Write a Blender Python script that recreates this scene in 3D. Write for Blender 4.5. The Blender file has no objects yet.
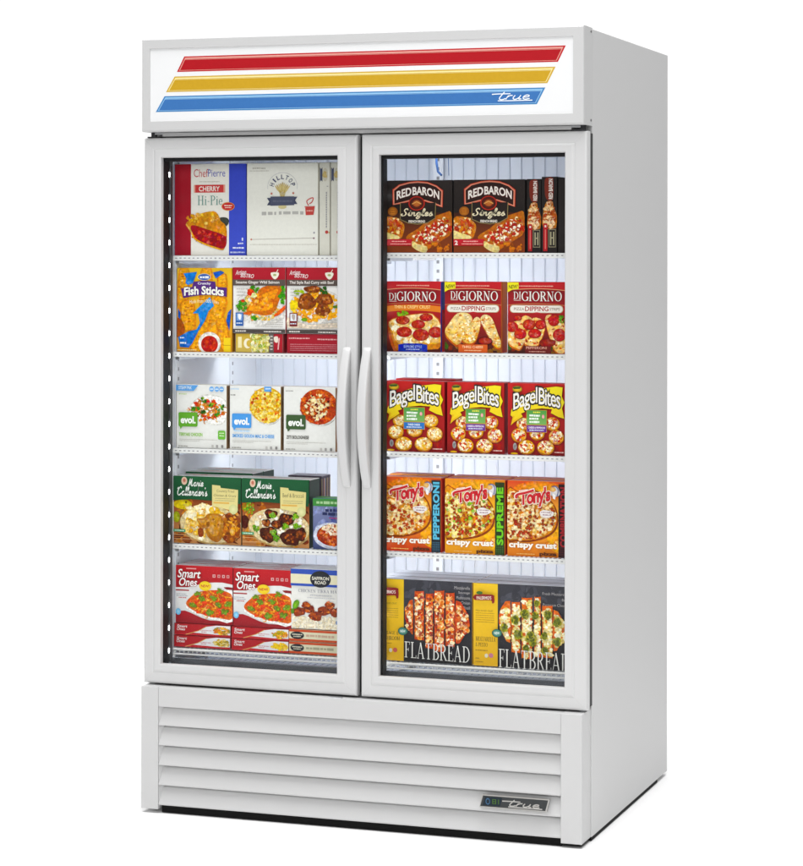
import bpy, math, random
from mathutils import Vector, Matrix
C = bpy.context.scene.collection
PI = math.pi

# ------------------------------------------------------------------ colours and materials
def hexc(h):
    h = h.lstrip('#')
    r = [int(h[i:i+2], 16)/255 for i in (0, 2, 4)]
    return tuple(x/12.92 if x <= .04045 else ((x+.055)/1.055)**2.4 for x in r)

def principled(name, col, rough=.5, metal=0, noise=0, nscale=8, bump=0, bscale=300, spec=.5, coat=0):
    m = bpy.data.materials.new(name); m.use_nodes = True
    nt = m.node_tree; b = nt.nodes['Principled BSDF']
    b.inputs['Base Color'].default_value = (*col, 1)
    b.inputs['Roughness'].default_value = rough
    b.inputs['Metallic'].default_value = metal
    b.inputs['Specular IOR Level'].default_value = spec
    b.inputs['Coat Weight'].default_value = coat
    tc = nt.nodes.new('ShaderNodeTexCoord')
    if noise:
        n = nt.nodes.new('ShaderNodeTexNoise'); n.inputs['Scale'].default_value = nscale
        n.inputs['Detail'].default_value = 4
        nt.links.new(tc.outputs['Object'], n.inputs['Vector'])
        r = nt.nodes.new('ShaderNodeMapRange')
        r.inputs['To Min'].default_value = 1-noise; r.inputs['To Max'].default_value = 1+noise
        nt.links.new(n.outputs['Fac'], r.inputs['Value'])
        mx = nt.nodes.new('ShaderNodeVectorMath'); mx.operation = 'SCALE'
        mx.inputs[0].default_value = col
        nt.links.new(r.outputs['Result'], mx.inputs['Scale'])
        nt.links.new(mx.outputs['Vector'], b.inputs['Base Color'])
        r2 = nt.nodes.new('ShaderNodeMapRange')
        r2.inputs['To Min'].default_value = max(.02, rough-.06); r2.inputs['To Max'].default_value = rough+.06
        nt.links.new(n.outputs['Fac'], r2.inputs['Value']); nt.links.new(r2.outputs['Result'], b.inputs['Roughness'])
    if bump:
        n2 = nt.nodes.new('ShaderNodeTexNoise'); n2.inputs['Scale'].default_value = bscale
        nt.links.new(tc.outputs['Object'], n2.inputs['Vector'])
        bp = nt.nodes.new('ShaderNodeBump'); bp.inputs['Strength'].default_value = bump; bp.inputs['Distance'].default_value = .0006
        nt.links.new(n2.outputs['Fac'], bp.inputs['Height']); nt.links.new(bp.outputs['Normal'], b.inputs['Normal'])
    return m

def emitter(name, col, s):
    m = bpy.data.materials.new(name); m.use_nodes = True
    nt = m.node_tree; b = nt.nodes['Principled BSDF']
    b.inputs['Base Color'].default_value = (.8, .8, .8, 1)
    b.inputs['Emission Color'].default_value = (*col, 1); b.inputs['Emission Strength'].default_value = s
    return m

M = {}
M['paint'] = principled('powder_coat_paint', (.545, .545, .545), .42, noise=.012, nscale=3, bump=.12, bscale=900)
M['side'] = principled('powder_coat_lit_side', (.585, .585, .585), .5, noise=.02, nscale=2.5, bump=.15, bscale=700)  # same paint, lightened in place of more light on the sides
M['plastic'] = principled('white_plastic', (.575, .575, .575), .32, noise=.01, nscale=5)
M['acrylic'] = principled('sign_acrylic', (.78, .785, .79), .25, noise=.01, nscale=2)
M['liner'] = principled('freezer_liner', (.74, .77, .82), .38, noise=.03, nscale=9)
M['backp'] = principled('freezer_back_panel', (.66, .70, .78), .35, noise=.05, nscale=14)
M['rib'] = principled('freezer_rib', (.61, .65, .73), .4, noise=.05, nscale=14)
M['shelf'] = principled('shelf_white_wire', (.80, .80, .79), .35, noise=.02, nscale=30)
M['slot'] = principled('slot_dark', (.26, .26, .28), .6, noise=.1, nscale=60)
M['black'] = principled('black_gasket', (.008, .008, .009), .5, noise=.15, nscale=30, spec=.25)
M['base'] = principled('black_base_steel', (.004, .004, .004), .7, noise=.2, nscale=20, spec=.15)
M['dark'] = principled('dark_hinge_steel', (.05, .05, .055), .45, metal=.6, noise=.1, nscale=60)
M['steel'] = principled('bare_steel', (.62, .63, .65), .3, metal=.9, noise=.08, nscale=40)
M['alu'] = principled('interior_floor_aluminium', (.72, .76, .84), .22, metal=.9, noise=.12, nscale=25)
M['screw'] = principled('screw_grey', (.16, .16, .16), .4, metal=.7, noise=.1, nscale=90)
M['chrome'] = principled('chrome_letters', (.42, .41, .39), .35, metal=.6, noise=.04, nscale=80)
M['bluewire'] = principled('blue_cable', (.05, .14, .40), .4, noise=.05, nscale=50)
M['plate'] = principled('led_plate', (.06, .06, .065), .5, noise=.1, nscale=40)
M['led'] = emitter('led_lamp', (.93, .97, 1.0), 16)
M['cardboard'] = principled('carton_edge', (.5, .4, .28), .7, noise=.1, nscale=60)
M['floor'] = principled('studio_floor_white', (.90, .90, .90), .9, noise=.006, nscale=1.2, spec=.1)

# thin sheet of clear glass: see-through with a mirror sheen by angle
g = bpy.data.materials.new('door_glass'); g.use_nodes = True
nt = g.node_tree; nt.nodes.clear()
o = nt.nodes.new('ShaderNodeOutputMaterial'); mx = nt.nodes.new('ShaderNodeMixShader')
tr = nt.nodes.new('ShaderNodeBsdfTransparent'); tr.inputs[0].default_value = (.975, .985, .98, 1)
gl = nt.nodes.new('ShaderNodeBsdfGlossy'); gl.inputs['Roughness'].default_value = .01
geo = nt.nodes.new('ShaderNodeNewGeometry'); dp = nt.nodes.new('ShaderNodeVectorMath'); dp.operation = 'DOT_PRODUCT'
nt.links.new(geo.outputs['Incoming'], dp.inputs[0]); nt.links.new(geo.outputs['Normal'], dp.inputs[1])
def mth(op, a_, b_):
    n_ = nt.nodes.new('ShaderNodeMath'); n_.operation = op
    for i_, q_ in enumerate((a_, b_)):
        if q_ is None: continue
        if isinstance(q_, (int, float)): n_.inputs[i_].default_value = q_
        else: nt.links.new(q_, n_.inputs[i_])
    return n_.outputs[0]
# Schlick reflectance from either side of the sheet
fr = mth('ADD', mth('MULTIPLY', mth('POWER', mth('SUBTRACT', 1.0, mth('ABSOLUTE', dp.outputs['Value'], None)), 5.0), .90), .010)
nz = nt.nodes.new('ShaderNodeTexNoise'); nz.inputs['Scale'].default_value = 3
mr = nt.nodes.new('ShaderNodeMapRange'); mr.inputs['To Min'].default_value = .005; mr.inputs['To Max'].default_value = .03
nt.links.new(nz.outputs['Fac'], mr.inputs['Value']); nt.links.new(mr.outputs['Result'], gl.inputs['Roughness'])
nt.links.new(fr, mx.inputs[0]); nt.links.new(tr.outputs[0], mx.inputs[1]); nt.links.new(gl.outputs[0], mx.inputs[2])
nt.links.new(mx.outputs[0], o.inputs['Surface'])
M['glass'] = g

# printed board: ink colour stored on the mesh, with a fine paper mottling
k = bpy.data.materials.new('printed_carton_board'); k.use_nodes = True
nt = k.node_tree; b = nt.nodes['Principled BSDF']; b.inputs['Roughness'].default_value = .45
b.inputs['Specular IOR Level'].default_value = .2
at = nt.nodes.new('ShaderNodeAttribute'); at.attribute_name = 'ink'
tc = nt.nodes.new('ShaderNodeTexCoord'); n1 = nt.nodes.new('ShaderNodeTexNoise'); n1.inputs['Scale'].default_value = 120; n1.inputs['Detail'].default_value = 3
nt.links.new(tc.outputs['Object'], n1.inputs['Vector'])
mr = nt.nodes.new('ShaderNodeMapRange'); mr.inputs['To Min'].default_value = .93; mr.inputs['To Max'].default_value = 1.05
vm = nt.nodes.new('ShaderNodeVectorMath'); vm.operation = 'SCALE'
nt.links.new(n1.outputs['Fac'], mr.inputs['Value']); nt.links.new(at.outputs['Color'], vm.inputs[0])
nt.links.new(mr.outputs['Result'], vm.inputs['Scale']); nt.links.new(vm.outputs['Vector'], b.inputs['Base Color'])
M['ink'] = k
# printed food photographs: the same inks with stronger tonal grain, as a halftone of real food has
k = M['ink'].copy(); k.name = 'printed_food_photo'; nt = k.node_tree
b = nt.nodes['Principled BSDF']; at = [n for n in nt.nodes if n.bl_idname == 'ShaderNodeAttribute'][0]; tc = [n for n in nt.nodes if n.bl_idname == 'ShaderNodeTexCoord'][0]
hs = nt.nodes.new('ShaderNodeHueSaturation')
for i_, (sc_, inp, lo, hi) in enumerate(((150, 'Value', .62, 1.42), (90, 'Saturation', .88, 1.35), (110, 'Hue', .486, .514))):
    n_ = nt.nodes.new('ShaderNodeTexNoise'); n_.inputs['Scale'].default_value = sc_; n_.inputs['Detail'].default_value = 3
    off = nt.nodes.new('ShaderNodeVectorMath'); off.inputs[1].default_value = (i_*.37, i_*.11, i_*.53)
    nt.links.new(tc.outputs['Object'], off.inputs[0]); nt.links.new(off.outputs[0], n_.inputs['Vector'])
    r_ = nt.nodes.new('ShaderNodeMapRange'); r_.inputs['From Min'].default_value = .25; r_.inputs['From Max'].default_value = .75
    r_.inputs['To Min'].default_value = lo; r_.inputs['To Max'].default_value = hi
    nt.links.new(n_.outputs['Fac'], r_.inputs['Value']); nt.links.new(r_.outputs['Result'], hs.inputs[inp])
nt.links.new(at.outputs['Color'], hs.inputs['Color']); nt.links.new(hs.outputs['Color'], b.inputs['Base Color'])
M['food'] = k

# ------------------------------------------------------------------ mesh helpers
class MB:
    """collects polygons with a material (and an ink colour per corner) and links them as one object"""
    def __init__(s): s.v = []; s.f = []; s.m = []; s.c = []; s.mats = []
    def slot(s, mat):
        if mat not in s.mats: s.mats.append(mat)
        return s.mats.index(mat)
    def poly(s, pts, mat, cols=None):
        i = len(s.v); s.v += [tuple(p) for p in pts]; s.f.append(tuple(range(i, i+len(pts)))); s.m.append(s.slot(mat)); s.c.append(cols)
    def mesh(s, vs, fs, mat, cols=None):
        i = len(s.v); s.v += [tuple(p) for p in vs]; sl = s.slot(mat)
        for f in fs:
            s.f.append(tuple(i+q for q in f)); s.m.append(sl); s.c.append([cols[q] for q in f] if cols else None)
    def box(s, x0, x1, y0, y1, z0, z1, mat, b=0):
        if b <= 0:
            vs = [(x, y, z) for x in (x0, x1) for y in (y0, y1) for z in (z0, z1)]
            fs = [(0, 1, 3, 2), (4, 6, 7, 5), (0, 4, 5, 1), (2, 3, 7, 6), (0, 2, 6, 4), (1, 5, 7, 3)]
            s.mesh(vs, fs, mat); return
        import bmesh
        bm = bmesh.new()
        bmesh.ops.create_cube(bm, size=1)
        for v in bm.verts:
            v.co = Vector(((x0+x1)/2+v.co.x*(x1-x0), (y0+y1)/2+v.co.y*(y1-y0), (z0+z1)/2+v.co.z*(z1-z0)))
        bmesh.ops.bevel(bm, geom=list(bm.edges), offset=b, segments=2, affect='EDGES', profile=.5)
        bm.verts.ensure_lookup_table(); bm.verts.index_update()
        s.mesh([v.co[:] for v in bm.verts], [tuple(v.index for v in f.verts) for f in bm.faces], mat); bm.free()
    def tube(s, p0, p1, r, mat, n=6):
        p0 = Vector(p0); p1 = Vector(p1); d = (p1-p0).normalized()
        a = d.orthogonal().normalized(); c = d.cross(a); vs = []
        for p in (p0, p1):
            for i in range(n):
                t = 2*PI*i/n; vs.append(p+(a*math.cos(t)+c*math.sin(t))*r)
        s.mesh(vs, [(i, (i+1) % n, n+(i+1) % n, n+i) for i in range(n)]+[tuple(range(n-1, -1, -1)), tuple(range(n, 2*n))], mat)
    def path(s, pts, r, mat, n=6):
        for a, b2 in zip(pts, pts[1:]): s.tube(a, b2, r, mat, n)
    def ring(s, o, i, prof, mat):
        """picture-frame moulding: outer and inner rect (x0,x1,z0,z1), profile of (t,y)"""
        rows = []
        for t, y in prof:
            r = [o[q]+(i[q]-o[q])*t for q in range(4)]
            rows.append([(r[0], y, r[2]), (r[1], y, r[2]), (r[1], y, r[3]), (r[0], y, r[3])])
        vs = [p for r in rows for p in r]; fs = []
        for a in range(len(rows)-1):
            for q in range(4):
                q2 = (q+1) % 4; fs.append((a*4+q, a*4+q2, a*4+4+q2, a*4+4+q))
        s.mesh(vs, fs, mat)
    def build(s, name, parent=None, smooth=False, loc=None):
        me = bpy.data.meshes.new(name); me.from_pydata(s.v, [], s.f)
        for m in s.mats: me.materials.append(m)
        me.polygons.foreach_set('material_index', s.m)
        if any(c is not None for c in s.c):
            ca = me.color_attributes.new('ink', 'FLOAT_COLOR', 'CORNER'); buf = []
            for f, c in zip(s.f, s.c):
                if c is None: c = [(.5, .5, .5)]*len(f)
                elif not isinstance(c, list): c = [c]*len(f)
                for q in c: buf += [q[0], q[1], q[2], 1]
            ca.data.foreach_set('color', buf)
        if smooth:
            me.polygons.foreach_set('use_smooth', [True]*len(s.f))
        me.update()
        ob = bpy.data.objects.new(name, me); C.objects.link(ob)
        if parent: ob.parent = parent
        if loc: ob.location = loc
        return ob

def empty(name, loc=(0, 0, 0), parent=None):
    e = bpy.data.objects.new(name, None); C.objects.link(e); e.location = loc; e.empty_display_size = .05
    if parent: e.parent = parent
    return e
def tag(o, label=None, cat=None, group=None, kind=None):
    if label: o['label'] = label
    if cat: o['category'] = cat
    if group: o['group'] = group
    if kind: o['kind'] = kind
    return o

# ------------------------------------------------------------------ lettering
_tc = {}
def text_mesh(s, off=0, spacing=1.0):
    key = (s, off, spacing)
    if key in _tc: return _tc[key]
    cu = bpy.data.curves.new('t', 'FONT'); cu.body = s; cu.size = 1; cu.offset = off; cu.space_character = spacing; cu.resolution_u = 3
    cu.fill_mode = 'FRONT'
    ob = bpy.data.objects.new('t', cu); C.objects.link(ob)
    bpy.context.view_layer.update()
    dg = bpy.context.evaluated_depsgraph_get()
    me = bpy.data.meshes.new_from_object(ob.evaluated_get(dg))
    vs = [(v.co.x, v.co.y) for v in me.vertices]; fs = [tuple(p.vertices) for p in me.polygons]
    bpy.data.meshes.remove(me); bpy.data.objects.remove(ob); bpy.data.curves.remove(cu)
    _tc[key] = (vs, fs); return _tc[key]

def ribbon(pts, ws):
    """2-D ribbon through pts with half widths ws -> verts, faces"""
    n = len(pts); vs = []
    for i in range(n):
        a = pts[max(0, i-1)]; b = pts[min(n-1, i+1)]
        dx, dy = b[0]-a[0], b[1]-a[1]; L = math.hypot(dx, dy) or 1
        nx, ny = -dy/L, dx/L; w = ws[i] if isinstance(ws, (list, tuple)) else ws
        vs += [(pts[i][0]+nx*w, pts[i][1]+ny*w), (pts[i][0]-nx*w, pts[i][1]-ny*w)]
    return vs, [(2*i, 2*i+1, 2*i+3, 2*i+2) for i in range(n-1)]
def spline(p, k=5):
    out = []; q = [p[0]]+list(p)+[p[-1]]
    for i in range(1, len(q)-2):
        for j in range(k):
            t = j/k; a, b, c, d = q[i-1], q[i], q[i+1], q[i+2]
            out.append(tuple(.5*(2*b[m]+(c[m]-a[m])*t+(2*a[m]-5*b[m]+4*c[m]-d[m])*t*t+(-a[m]+3*b[m]-3*c[m]+d[m])*t**3) for m in (0, 1)))
    out.append(tuple(p[-1])); return out
def arc(cx, cy, rx, ry, a0, a1, T, t, n=14):
    pts = []; ws = []
    for i in range(n+1):
        a = math.radians(a0+(a1-a0)*i/n); pts.append((cx+rx*math.cos(a), cy+ry*math.sin(a)))
        ws.append((t+(T-t)*abs(math.cos(a))**1.3)/2)
    return pts, ws
TH, TN = .15, .05
def SV(x, y0=0, y1=1, s0=1, s1=1):
    r = [([(x, y0), (x, y1)], TH/2)]
    if s0: r.append(([(x-.15, y0+.025), (x+.15, y0+.025)], .026))
    if s1: r.append(([(x-.15, y1-.025), (x+.15, y1-.025)], .026))
    return r
def SH(x0, x1, y, tick=0):
    r = [([(x0, y), (x1, y)], TN/2)]
    if tick: r.append(([(x1-.02, y-.11), (x1-.02, y+.11)] if tick == 2 else [(x1-.02, y), (x1-.02, y-.16 if tick == -1 else y+.16)], .022))
    return r
SERIF = {
 'A': (.78, [([(.09, 0), (.37, 1)], .03), ([(.36, 1), (.65, 0)], .075)]+SH(.19, .53, .33)+[([(0, .025), (.2, .025)], .026), ([(.52, .025), (.78, .025)], .026)]),
 'B': (.68, SV(.17)+[arc(.3, .75, .25, .23, 90, -90, TH, TN), arc(.3, .27, .31, .25, 90, -90, TH, TN)]+SH(.17, .32, .98)+SH(.17, .32, .51)+SH(.17, .32, .025)),
 'C': (.7, [arc(.4, .5, .34, .475, 50, 310, TH, TN), ([(.64, .68), (.64, .96)], .022)]),
 'D': (.78, SV(.17)+[arc(.3, .5, .4, .475, 90, -90, TH, TN)]+SH(.17, .32, .975)+SH(.17, .32, .025)),
 'E': (.62, SV(.17)+SH(.17, .58, .975, -1)+SH(.17, .46, .51, 2)+SH(.17, .6, .025, 1)),
 'F': (.58, SV(.17)+SH(.17, .56, .975, -1)+SH(.17, .44, .51, 2)),
 'G': (.78, [arc(.41, .5, .35, .475, 50, 345, TH, TN), ([(.66, .68), (.66, .96)], .022)]+[([(.68, .05), (.68, .42)], .06), ([(.52, .42), (.8, .42)], .024)]),
 'H': (.82, SV(.17)+SV(.65)+SH(.17, .65, .51)),
 'I': (.34, SV(.17)),
 'K': (.74, SV(.17)+[([(.2, .42), (.6, .98)], .026), ([(.32, .56), (.66, .02)], .07)]),
 'L': (.6, SV(.17)+SH(.17, .58, .025, 1)),
 'M': (.95, SV(.14)+SV(.8)+[([(.14, .98), (.47, .1)], .06), ([(.47, .1), (.8, .98)], .026)]),
 'N': (.82, [([(.15, 0), (.15, 1)], .028), ([(.15, .98), (.66, .02)], .075), ([(.66, 0), (.66, 1)], .028), ([(.02, .025), (.28, .025)], .026), ([(.02, .975), (.2, .975)], .026), ([(.53, .975), (.79, .975)], .026)]),
 'O': (.82, [arc(.41, .5, .35, .475, 0, 360, TH, TN, 26)]),
 'P': (.66, SV(.17)+[arc(.3, .73, .28, .245, 90, -90, TH, TN)]+SH(.17, .32, .975)+SH(.17, .32, .485)),
 'R': (.74, SV(.17)+[arc(.3, .74, .26, .235, 90, -90, TH, TN)]+SH(.17, .32, .975)+SH(.17, .32, .505)+[([(.36, .5), (.66, .02)], .07), ([(.58, .025), (.78, .025)], .026)]),
 'S': (.58, [(spline([(.5, .78), (.4, .95), (.2, .93), (.1, .76), (.2, .6), (.4, .45), (.49, .26), (.38, .06), (.18, .05), (.07, .24)], 4), .055)]),
 'T': (.68, SV(.34, s1=0)+SH(.04, .64, .975, -1)+[([(.06, .975), (.06, .82)], .022)]),
 'U': (.8, [([(.17, 1), (.17, .3)], .07), arc(.4, .3, .24, .28, 180, 360, .1, TN), ([(.64, .3), (.64, 1)], .026)]+SH(.04, .3, .975)+SH(.52, .78, .975)),
 'Z': (.62, [([(.54, .97), (.08, .03)], .06)]+SH(.06, .56, .975)+SH(.06, .58, .025, 1)+[([(.07, .97), (.07, .8)], .022)]),
 'i': (.3, SV(.15, 0, .64, 1, 0)+[([(.04, .615), (.16, .615)], .025), ([(.15, .8), (.15, .93)], .065)]),
 'e': (.5, [arc(.25, .33, .19, .3, 0, 320, .11, .05), ([(.1, .35), (.43, .35)], .022)]),
 '-': (.3, [([(.04, .38), (.26, .38)], .035)]),
 '&': (.7, [(spline([(.65, .02), (.3, .5), (.17, .78), (.3, .96), (.42, .8), (.3, .58), (.1, .35), (.12, .1), (.3, .03), (.5, .15), (.6, .42)], 4), .045)]),
 ' ': (.3, []), "'": (.2, [([(.1, .8), (.12, 1)], .04)]),
}
CUR = {
 'a': (.5, [[(.42, .42), (.22, .46), (.05, .28), (.08, .05), (.24, .0), (.4, .2), (.44, .44), (.42, .1), (.5, .02), (.58, .12)]]),
 'b': (.46, [[(.0, .1), (.2, .7), (.22, .98), (.12, .9), (.08, .3), (.12, .04), (.3, .02), (.4, .25), (.25, .4), (.5, .36)]]),
 'd': (.54, [[(.4, .42), (.2, .44), (.05, .26), (.08, .04), (.24, 0), (.4, .2), (.52, 1), (.44, .12), (.52, .02), (.6, .1)]]),
 'e': (.42, [[(.0, .16), (.2, .22), (.34, .36), (.22, .48), (.08, .34), (.07, .1), (.2, 0), (.44, .12)]]),
 'g': (.5, [[(.4, .42), (.2, .45), (.05, .27), (.1, .04), (.26, .04), (.42, .42), (.38, -.2), (.24, -.42), (.08, -.3), (.24, -.08), (.56, .12)]]),
 'i': (.26, [[(.0, .1), (.14, .44), (.12, .08), (.2, 0), (.3, .12)], [(.18, .64), (.2, .7)]]),
 'l': (.28, [[(.0, .1), (.22, .7), (.22, .98), (.12, .9), (.1, .12), (.2, 0), (.32, .12)]]),
 'm': (.78, [[(.02, .4), (.1, .44), (.08, 0), (.2, .38), (.3, .42), (.3, 0), (.42, .38), (.54, .42), (.54, .08), (.62, 0), (.8, .12)]]),
 'n': (.54, [[(.02, .4), (.1, .44), (.08, 0), (.2, .36), (.34, .43), (.36, .1), (.44, 0), (.56, .12)]]),
 'o': (.46, [[(.3, .44), (.12, .4), (.05, .16), (.18, 0), (.36, .1), (.38, .34), (.28, .44), (.36, .36), (.52, .38)]]),
 'r': (.4, [[(.0, .1), (.12, .48), (.16, .38), (.32, .4), (.28, .1), (.34, 0), (.44, .12)]]),
 's': (.38, [[(.0, .1), (.2, .5), (.22, .36), (.32, .12), (.18, -.02), (.04, .06)], [(.2, .0), (.42, .12)]]),
 't': (.32, [[(.02, .1), (.2, .9), (.14, .1), (.22, 0), (.34, .12)], [(.04, .62), (.34, .66)]]),
 'u': (.52, [[(.02, .3), (.1, .44), (.08, .1), (.18, 0), (.34, .16), (.4, .44), (.38, .08), (.46, 0), (.56, .12)]]),
 'M': (.95, [[(.0, .12), (.08, .0), (.18, .3), (.28, .95), (.34, .3), (.36, .1), (.5, .6), (.62, .98), (.62, .4), (.68, .04), (.8, .02), (.92, .14)]]),
 'C': (.75, [[(.62, .78), (.6, .98), (.4, .96), (.14, .6), (.1, .2), (.3, -.02), (.56, .08), (.74, .24)], [(.0, .7), (.1, .9), (.2, .8)]]),
 'S': (.66, [[(.6, .8), (.52, .98), (.34, .94), (.24, .72), (.4, .5), (.5, .26), (.34, .02), (.1, .02), (.0, .2), (.14, .28)]]),
 'B': (.7, [[(.2, .0), (.28, .96)], [(.08, .84), (.3, 1), (.56, .9), (.5, .62), (.3, .54), (.58, .44), (.56, .12), (.3, 0), (.12, .08)]]),
 'A': (.7, [[(.0, .0), (.2, .3), (.5, 1), (.52, .3), (.6, .0), (.72, .1)], [(.18, .4), (.6, .44)]]),
 "'": (.14, [[(.1, .8), (.12, 1)]]), ' ': (.3, []), '.': (.2, [[(.08, .0), (.1, .05)]]),
}

class Print:
    """artwork on one face of a carton; coordinates are the layout's own units, mapped to the face"""
    def __init__(s, bx, face, x0, y0, x1, y1):
        s.bx = bx; s.face = face; s.x0 = x0; s.y0 = y0
        W, H = (bx.w, bx.h) if face == 'front' else (bx.d, bx.h)
        s.sx = W/(x1-x0); s.sy = H/(y1-y0); s.W = W; s.H = H; s.part = None; s.flat = False
    def on(s, part): s.part = s.bx.part(part); return s
    def uv(s, p): return ((p[0]-s.x0)*s.sx, s.H-(p[1]-s.y0)*s.sy)
    def place(s, u, v, lift):
        u = min(max(u, .0006), s.W-.0006); v = min(max(v, .0006), s.H-.0006)
        b = s.bx
        if s.face == 'front': return (-b.w/2+u, -b.d/2-lift, v)
        return (b.w/2+lift, -b.d/2+u, v)
    def raw(s, vs, fs, col, step=3e-5, cols=None):
        s.bx.lift += step; L = s.bx.lift
        if cols is None: cols = [col]*len(vs)
        s.part.mesh([s.place(u, v, L) for u, v in vs], fs, M['food'] if s.part is s.bx.parts.get('food_picture') and not s.flat else M['ink'], cols)
    def poly(s, pts, col, sm=0, step=3e-5, col2=None):
        """closed outline; col2 = colour at the lower end"""
        if sm:
            p = list(pts)+[pts[0]]; q = [pts[-1]]+p+[pts[1]]; pts = spline(q, sm)[sm:-sm-1]
        c1 = hexc(col); vs = [s.uv(p) for p in pts]
        if col2:
            c2 = hexc(col2); v0 = min(v for _, v in vs); v1 = max(v for _, v in vs)
            cols = [tuple(c2[i]+(c1[i]-c2[i])*(v-v0)/(v1-v0+1e-9) for i in range(3)) for _, v in vs]
        else: cols = [c1]*len(vs)
        s.raw(vs, [tuple(range(len(vs)-1, -1, -1))], c1, step, cols)
    def rect(s, x0, y0, x1, y1, col, col2=None, step=3e-5):
        s.flat = True; s._rect(x0, y0, x1, y1, col, col2, step); s.flat = False
    def _rect(s, x0, y0, x1, y1, col, col2, step): s.poly([(x0, y0), (x1, y0), (x1, y1), (x0, y1)], col, col2=col2, step=step)
    def rrect(s, x0, y0, x1, y1, r, col):
        p = []
        for cx, cy, a in ((x1-r, y0+r, -90), (x1-r, y1-r, 0), (x0+r, y1-r, 90), (x0+r, y0+r, 180)):
            for i in range(5): t = math.radians(a+i*22.5); p.append((cx+r*math.cos(t), cy+r*math.sin(t)))
        s.poly(p, col)
    def blob(s, cx, cy, rx, ry, col, mid=None, wob=0, rot=0, n=18, rnd=None, step=1.5e-5, band=None):
        """ellipse with an optional centre colour and a wobbly rim"""
        rnd = rnd or random; c1 = hexc(col); c2 = hexc(mid) if mid else c1; vs = [s.uv((cx, cy))]; cols = [c2]
        ph = rnd.random()*6; cr, sr = math.cos(rot), math.sin(rot)
        for i in range(n):
            t = 2*PI*i/n; w = 1+wob*(math.sin(3*t+ph)*.6+math.sin(5*t+ph*2)*.4+(rnd.random()-.5)*.8)
            x, y = rx*w*math.cos(t), ry*w*math.sin(t)
            vs.append(s.uv((cx+x*cr-y*sr, cy+x*sr+y*cr))); cols.append(c1)
        s.raw(vs, [(0, i+1, (i+1) % n+1) for i in range(n)], c1, step, cols)
    def scatter(s, cx, cy, rx, ry, n, r0, r1, cols, seed=1, wob=.25, sq=.8, mids=None, top=None, nn=9, power=.5, box=None):
        rnd = random.Random(seed)
        for i in range(n):
            if box: x = rnd.uniform(box[0], box[2]); y = rnd.uniform(box[1], box[3])
            else:
                a = rnd.random()*2*PI; q = rnd.random()**power; x = cx+rx*q*math.cos(a); y = cy+ry*q*math.sin(a)
            if top and not top(x, y): continue
            r = rnd.uniform(r0, r1); j = rnd.randrange(len(cols))
            s.blob(x, y, r, r*rnd.uniform(sq*.7, 1), cols[j], mids[j % len(mids)] if mids else None, wob, rnd.random()*3, nn, rnd, 8e-6)
    def line(s, pts, w, col, sm=0, step=2e-5):
        if sm: pts = spline(pts, sm)
        vs, fs = ribbon([s.uv(p) for p in pts], w*s.sx/2); s.raw(vs, fs, hexc(col), step)
    def noodles(s, cx, cy, rx, ry, n, L, w, cols, seed=1):
        rnd = random.Random(seed)
        for i in range(n):
            a = rnd.random()*2*PI; q = rnd.random()**.5; x = cx+rx*q*math.cos(a); y = cy+ry*q*math.sin(a); d = rnd.random()*2*PI
            pts = [(x, y)]
            for k_ in range(3):
                d += rnd.uniform(-1.1, 1.1); x += L*math.cos(d); y += L*.7*math.sin(d); pts.append((x, y))
            s.line(pts, w, cols[rnd.randrange(len(cols))], 3, 8e-6)
    def _fit(s, vs, box, shear, rot, warp):
        x0, y0, x1, y1 = box; ax = min(v[0] for v in vs); bx = max(v[0] for v in vs); ay = min(v[1] for v in vs); by = max(v[1] for v in vs)
        out = []; cx, cy = (x0+x1)/2, (y0+y1)/2; cr, sr = math.cos(math.radians(rot)), math.sin(math.radians(rot))
        for x, y in vs:
            t = (x-ax)/(bx-ax+1e-9); q = (y-ay)/(by-ay+1e-9)
            X = x0+(x1-x0)*t; Y = y1+(y0-y1)*q
            X += shear*(cy-Y)
            if warp: X, Y = warp(X, Y, t, q)
            dx, dy = X-cx, Y-cy; out.append(s.uv((cx+dx*cr+dy*sr, cy-dx*sr+dy*cr)))
        return out
    def text(s, t, x0, y0, x1, y1, col, bold=0, shear=0, rot=0, warp=None, spacing=1, grow=None, step=3e-5):
        """lettering fitted to a rectangle; grow = (outline colour, outline width as a font offset)"""
        base, _ = text_mesh(t, bold, spacing)
        if grow:
            vs, fs = text_mesh(t, grow[1], spacing)
            ax = min(v[0] for v in base); bx = max(v[0] for v in base); ay = min(v[1] for v in base); by = max(v[1] for v in base)
            gx0 = min(v[0] for v in vs); gx1 = max(v[0] for v in vs); gy0 = min(v[1] for v in vs); gy1 = max(v[1] for v in vs)
            kx = (x1-x0)/(bx-ax); ky = (y1-y0)/(by-ay)
            s.raw(s._fit(vs, (x0-(ax-gx0)*kx, y0-(gy1-by)*ky, x1+(gx1-bx)*kx, y1+(ay-gy0)*ky), shear, rot, warp), fs, hexc(grow[0]), step)
        vs, fs = text_mesh(t, bold, spacing)
        s.raw(s._fit(vs, (x0, y0, x1, y1), shear, rot, warp), fs, hexc(col), step)
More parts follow.
